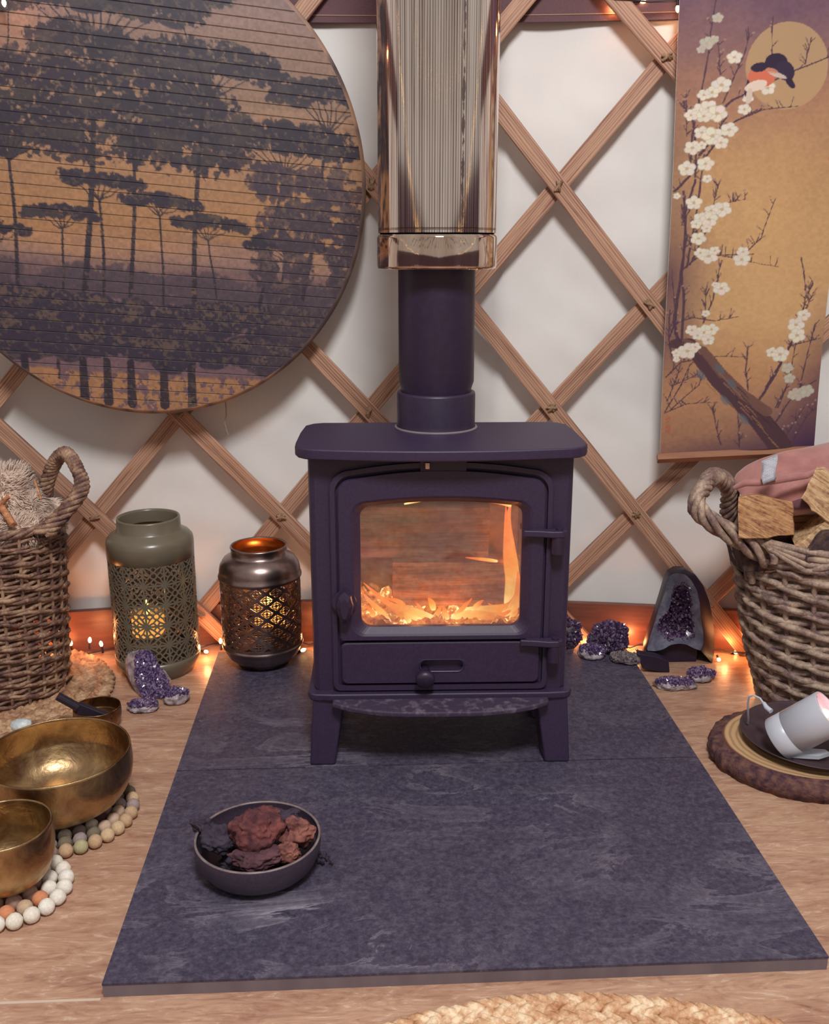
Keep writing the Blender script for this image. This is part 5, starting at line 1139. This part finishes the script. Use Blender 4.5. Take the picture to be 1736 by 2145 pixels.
# ------------------------------------------------------------------ lava rock bowl
LC = onz(540, 1752, .072); LC = Vector((LC.x, LC.y, .0205))
t = bowl('stone_bowl', 'dark stoneware bowl of lava rocks on the front slab', LC, .0895, .053, M['ceramic'], .0035, prof=[(0, 0), (.55, .0), (.70, .02), (.86, .20), (.96, .48), (1.0, .78), (1.0, 1.)])
b = MB(); b.lathe([(.0895, .0525), (.0892, .0542), (.0862, .0542), (.0860, .0525)], 80, LC); b.build('bare_rim', M['ceramic_rim'], parent=t)
def rockm(name, label, pix, z, r, sc, mat, seed, amp=.45, cat='rock', grp='lava rocks in the dark bowl', rot=None, cl=None):
    c = onz(*pix, z); b = MB(); b.ico(c, r, 5, sc, amp, 1.3, rot=rot, seed=seed, amp2=.16, freq2=5)
    b2 = []; 
    for v in b.v:
        d = Vector(v)-c; n_ = d.normalized(); v2 = Vector(v)+n_*(.0016*noise.noise(Vector(v)*160)+.0026*noise.noise(Vector(v)*75)); b2.append(tuple(v2))
    b.v = b2
    if cl: b.v = [(x, y, max(z_, cl)) for x, y, z_ in b.v]
    o = b.build(name, mat, loc=c); tag(o, label, cat, grp); return o
rockm('lava_rock', 'big crusty red lava rock in the middle of the bowl', (535, 1740), .092, .031, (1.1, .8, .85), M['lava_red'], 1)
rockm('lava_rock', 'long black lava rock poking over the bowl left rim', (458, 1758), .072, .026, (1.05, .8, .75), M['lava_black'], 6, .3)
rockm('lava_rock', 'knobbly black tip resting on the bowl left rim', (428, 1732), .080, .017, (1.1, .6, .7), M['lava_black'], 3, .6, rot=(0, .5, 0))
rockm('lava_rock', 'pinkish red rock at the right side of the bowl', (622, 1742), .080, .022, (1.05, .8, .9), M['lava_pink'], 7, .4)
rockm('lava_rock', 'flat purple rock at the front of the bowl', (540, 1796), .064, .029, (1.25, .7, .55), M['lava_purple'], 9, .3)
rockm('lava_rock', 'small brownish rock at the lower right in the bowl', (602, 1786), .064, .017, (1.1, .8, .9), M['lava_pink'], 12, .3)
rockm('lava_rock', 'dark rock at the back rim of the bowl', (590, 1712), .078, .019, (1.5, .7, .6), M['lava_black'], 14, .5)
rockm('lava_rock', 'red rock behind the big one at the rear rim', (555, 1706), .082, .018, (1.2, .6, .6), M['lava_red'], 16, .4)
rockm('lava_rock', 'dark rock lowest in the bowl beneath all the others', (545, 1790), .040, .045, (1.1, 1.0, .35), M['lava_black'], 18, .2, cl=.027)
rs = random.Random(3)
lt = onz(680, 1800, .021); b = MB()
for i in range(16): b.ico((lt.x+rs.gauss(0, .006), lt.y+rs.gauss(0, .007), .0235+rs.random()*.006), rs.uniform(.002, .0045), 1, amp=.4, freq=2, seed=i)
for f_ in range(len(b.sm)): b.sm[f_] = False
tag(b.build('lava_crumbs', M['lava_black'], loc=lt), 'little heap of black crumbs just right of the stone bowl', 'crumbs', kind='stuff')

# ------------------------------------------------------------------ wood slice, dish, lamp
WC = Vector((.792, 1.535, 0))
t = thing('wood_slice', 'thick round wood slice with bark edge under the dark dish', 'wood slice', WC)
n_ = 220; la, lb_, lc_, ld = [], [], [], []
for i in range(n_):
    a = 2*pi*i/n_; k = 1+.035*noise.noise(Vector((cos(a)*1.5, sin(a)*1.5, 4)))+.022*noise.noise(Vector((cos(a)*14, sin(a)*14, 1)))-.02*max(0, noise.noise(Vector((cos(a)*22, sin(a)*22, 2))))
    rx, ry = .182*k, .150*k; P0 = Vector((rx*cos(a), ry*sin(a), 0)); la.append(WC+P0*.985+Vector((0, 0, .0005))); lb_.append(WC+P0*1.012+Vector((0, 0, .016))); lc_.append(WC+P0*.985+Vector((0, 0, .033))); ld.append(WC+Vector((.160*cos(a), .131*sin(a), .0365))*(1) if False else WC+Vector((.160*cos(a), .131*sin(a), .0362)))
b = MB(); b.rings([la, lb_, lc_, ld], cap0=True); b.build('bark_edge', M['slice_bark'], parent=t)
b = MB(); b.add(ld+[WC+Vector((0, 0, .0362))], [(i, (i+1) % n_, n_) for i in range(n_)]); b.build('ringed_face', M['rings'], parent=t)
DCc = (.790, 1.528, .0372)
t = bowl('clay_dish', 'shallow dark clay dish standing on the wood slice', DCc, .128, .019, M['dish'], .004, prof=[(0, 0), (.45, 0), (.55, .02), (.75, .35), (.92, .72), (.985, .92), (1, 1)])
ax = Vector((.66, -.36, .68)).normalized(); cb = ony(1630, 1548, 1.485); 
lamp = thing('tipped_lamp', 'white cylindrical lamp lying tilted in the dark clay dish', 'lamp', cb)
Rm = ax.to_track_quat('Z', 'Y').to_matrix().to_4x4(); Tm = Matrix.Translation(cb) @ Rm
def lam(b): b.v = [tuple(Tm @ Vector(v)) for v in b.v]; return b
b = MB(); b.lathe([(0, 0), (.0365, 0), (.0378, .0015), (.0378, .0285), (.0370, .029), (.0370, .0296), (.0378, .030), (.0378, .100), (.0372, .1015), (.0352, .1015), (.0348, .096), (.0348, .092)], 72); lam(b).build('shell', M['white_plastic'], parent=lamp)
b = MB(); b.lathe([(0, .092), (.0348, .092)], 48); lam(b).build('top_plate', simple('lamp_top_pinkish', lin('cdbfca'), lin('d4c4cc'), .35), parent=lamp)
b = MB(); b.lathe([(0, .0925), (.007, .0925), (.008, .096), (.005, .099), (0, .0995)], 24); lam(b); b.build('glowing_light', emis_m('lamp_led', (1, .55, .35), 6), parent=lamp)
point('lamp_led_light', Tm @ Vector((0, 0, .108)), .05, (1, .35, .30), .006)
b = MB(); pl0 = [ony(x, y, 1.455) for x, y in ((1655, 1586), (1700, 1568), (1732, 1572), (1738, 1582), (1712, 1592), (1690, 1590))]; zf_ = .048
b.rings([[Vector((p.x, 1.455+(.6*(p.z-pl0[0].z)), zf_+.002+.35*(p.z-pl0[0].z))) for p in pl0], [Vector((p.x, 1.455+(.6*(p.z-pl0[0].z)), zf_+.010+.35*(p.z-pl0[0].z))) for p in pl0]], smooth=False, cap0=True, cap1=True)
tag(b.build('plastic_stand', M['white_plastic'], loc=pl0[0], bevel=.001), 'small white plastic stand piece in the dish under the tipped lamp', 'stand')
t = thing('charging_cable', 'thin white cable arching from the floor into the tipped lamp', 'cable', ony(1567, 1506, 1.56))
b = MB(); b.tube([onz(1562, 1540, .003), ony(1567, 1506, 1.56), ony(1566, 1472, 1.55), ony(1568, 1459, 1.545), ony(1578, 1456, 1.54), ony(1592, 1463, 1.53), ony(1600, 1475, 1.52)], .0018, 8); b.build('wire', M['white_plastic'], parent=t)
b = MB(); b.tube([ony(1599, 1472, 1.522), ony(1605, 1482, 1.515), ony(1615, 1490, 1.505)], [.0030, .0045, .0045], 10); b.build('plug', M['white_plastic'], parent=t)

# ------------------------------------------------------------------ string lights
def string(label, path, bulbs, r=.0018, up=None):
    t = thing('string_lights', label, 'string lights', path[0]); b = MB()
    b.tube(path, r, 6); b.build('wire', M['cable'], parent=t)
    for p, d in bulbs:
        p = Vector(p); d = Vector(d).normalized(); b = MB(); b.tube([p-d*.020, p-d*.004], .0028, 7); b.build('socket', M['cable'], parent=t)
        b = MB(); b.tube([p-d*.004, p, p+d*.004, p+d*.008], [.0024, .0040, .0036, .0012], 8); b.build('bulb', M['bulb'], parent=t)
    return t
path = []
for i in range(150):
    x = -.80+1.72*i/149; th = math.asin((x-WXC)/WR); y = WYC+WR*cos(th)-.040-.010*sin(i*.9)-.012*noise.noise(Vector((i*.13, 2, 0))); path.append(Vector((x, y, .006+.004*abs(sin(i*.7)))))
bl = [(ony(188, 1342, 2.045), (.1, 0, 1)), (ony(212, 1350, 2.045), (-.1, 0, 1)), (ony(247, 1349, 2.04), (.3, -.2, 1)), (onz(431, 1365, .010), (1, -1, .2)), (ony(462, 1344, 2.055), (0, 0, 1)), (onz(634, 1362, .030), (1, -.3, .6)),
      (onz(1338, 1368, .016), (0, -1, .0)), (onz(1505, 1381, .010), (-.2, -1, 0)), (ony(1541, 1366, 2.0), (.5, -.3, .5)), (Vector((-.47, 2.085, .03)), (0, 0, 1)), (Vector((-.395, 2.088, .03)), (0, 0, 1)), (Vector((-.66, 2.07, .03)), (0, 0, 1)), (Vector((.50, 2.07, .012)), (0, -.2, 1)),
      (Vector((.68, 2.045, .02)), (0, 0, 1)), (Vector((.87, 2.00, .02)), (0, 0, 1)), (Vector((-.10, 2.09, .02)), (0, 0, 1)), (Vector((.575, 2.07, .01)), (0, -.3, .5))]
string('warm fairy lights on a dark wire along the foot of the wall', path, bl)
for p, e_ in [((-.690, 2.055, .05), .55), ((-.595, 2.035, .055), .35), ((-.50, 2.088, .06), .35), ((-.355, 2.035, .03), .45), ((-.315, 2.04, .05), .2), ((-.12, 2.06, .04), .35), ((.475, 2.05, .022), .25), ((.60, 2.04, .025), .45), ((.69, 2.035, .04), .4), ((.80, 1.985, .03), .35), ((.87, 1.985, .05), .6), ((.50, 2.055, .015), .15)]:
    point('fairy_glow', p, e_*.55, (1, .36, .12), .006)
y1 = 2.09
tp_ = [ony(x, y, 2.08-.00006*abs(x-850)) for x, y in ((1240, -40), (1262, -12), (1290, -4), (1360, 4), (1418, 2), (1500, -30), (1640, -60))]
string('fairy lights hanging from the brown band beside the scroll', tp_, [(ony(1419, 17, 2.035), (.05, -.1, -1)), (ony(1285, -6, 2.08), (0, 0, 1)), (ony(1345, 3, 2.08), (1, 0, 0))])
point('band_glow', ony(1283, 18, 2.085), .10, (1, .38, .14), .006); point('hanging_bulb_glow', ony(1419, 32, 2.03), .08, (1, .45, .2), .006)
string('fairy light dangling over the top left of the round board', [ony(-40, -60, 1.93), ony(-5, -20, 1.93), ony(6, -6, 1.93)], [(ony(8, 4, 1.93), (.1, 0, -1))])
point('board_glow', ony(8, 4, 1.915), .08, (1, .42, .18), .006)
for nm, fn in (('fairy lights looped under the roof on the left', lambda q: Vector((.127-2.2*sin(.60+.85*q), 1.7-2.2*cos(.60+.85*q), .93+.75*q**1.5+.02*sin(q*20)))), ('fairy lights looped under the roof on the right', lambda q: Vector((.127+2.2*sin(.60+.85*q), 1.7-2.2*cos(.60+.85*q), .93+.75*q**1.5+.02*sin(q*23)))),
               ('fairy lights round the rear of the roof', lambda q: Vector((.2+2.2*cos(pi+q*pi), -.3+2.2*sin(pi+q*pi), 1.75+.06*sin(q*50))))):
    pts = [fn(i/110) for i in range(111)]; string(nm, pts, [(p+Vector((0, 0, -.02)), (random.uniform(-.5, .5), random.uniform(-.5, .5), -1)) for p in pts[1::2]], .003)
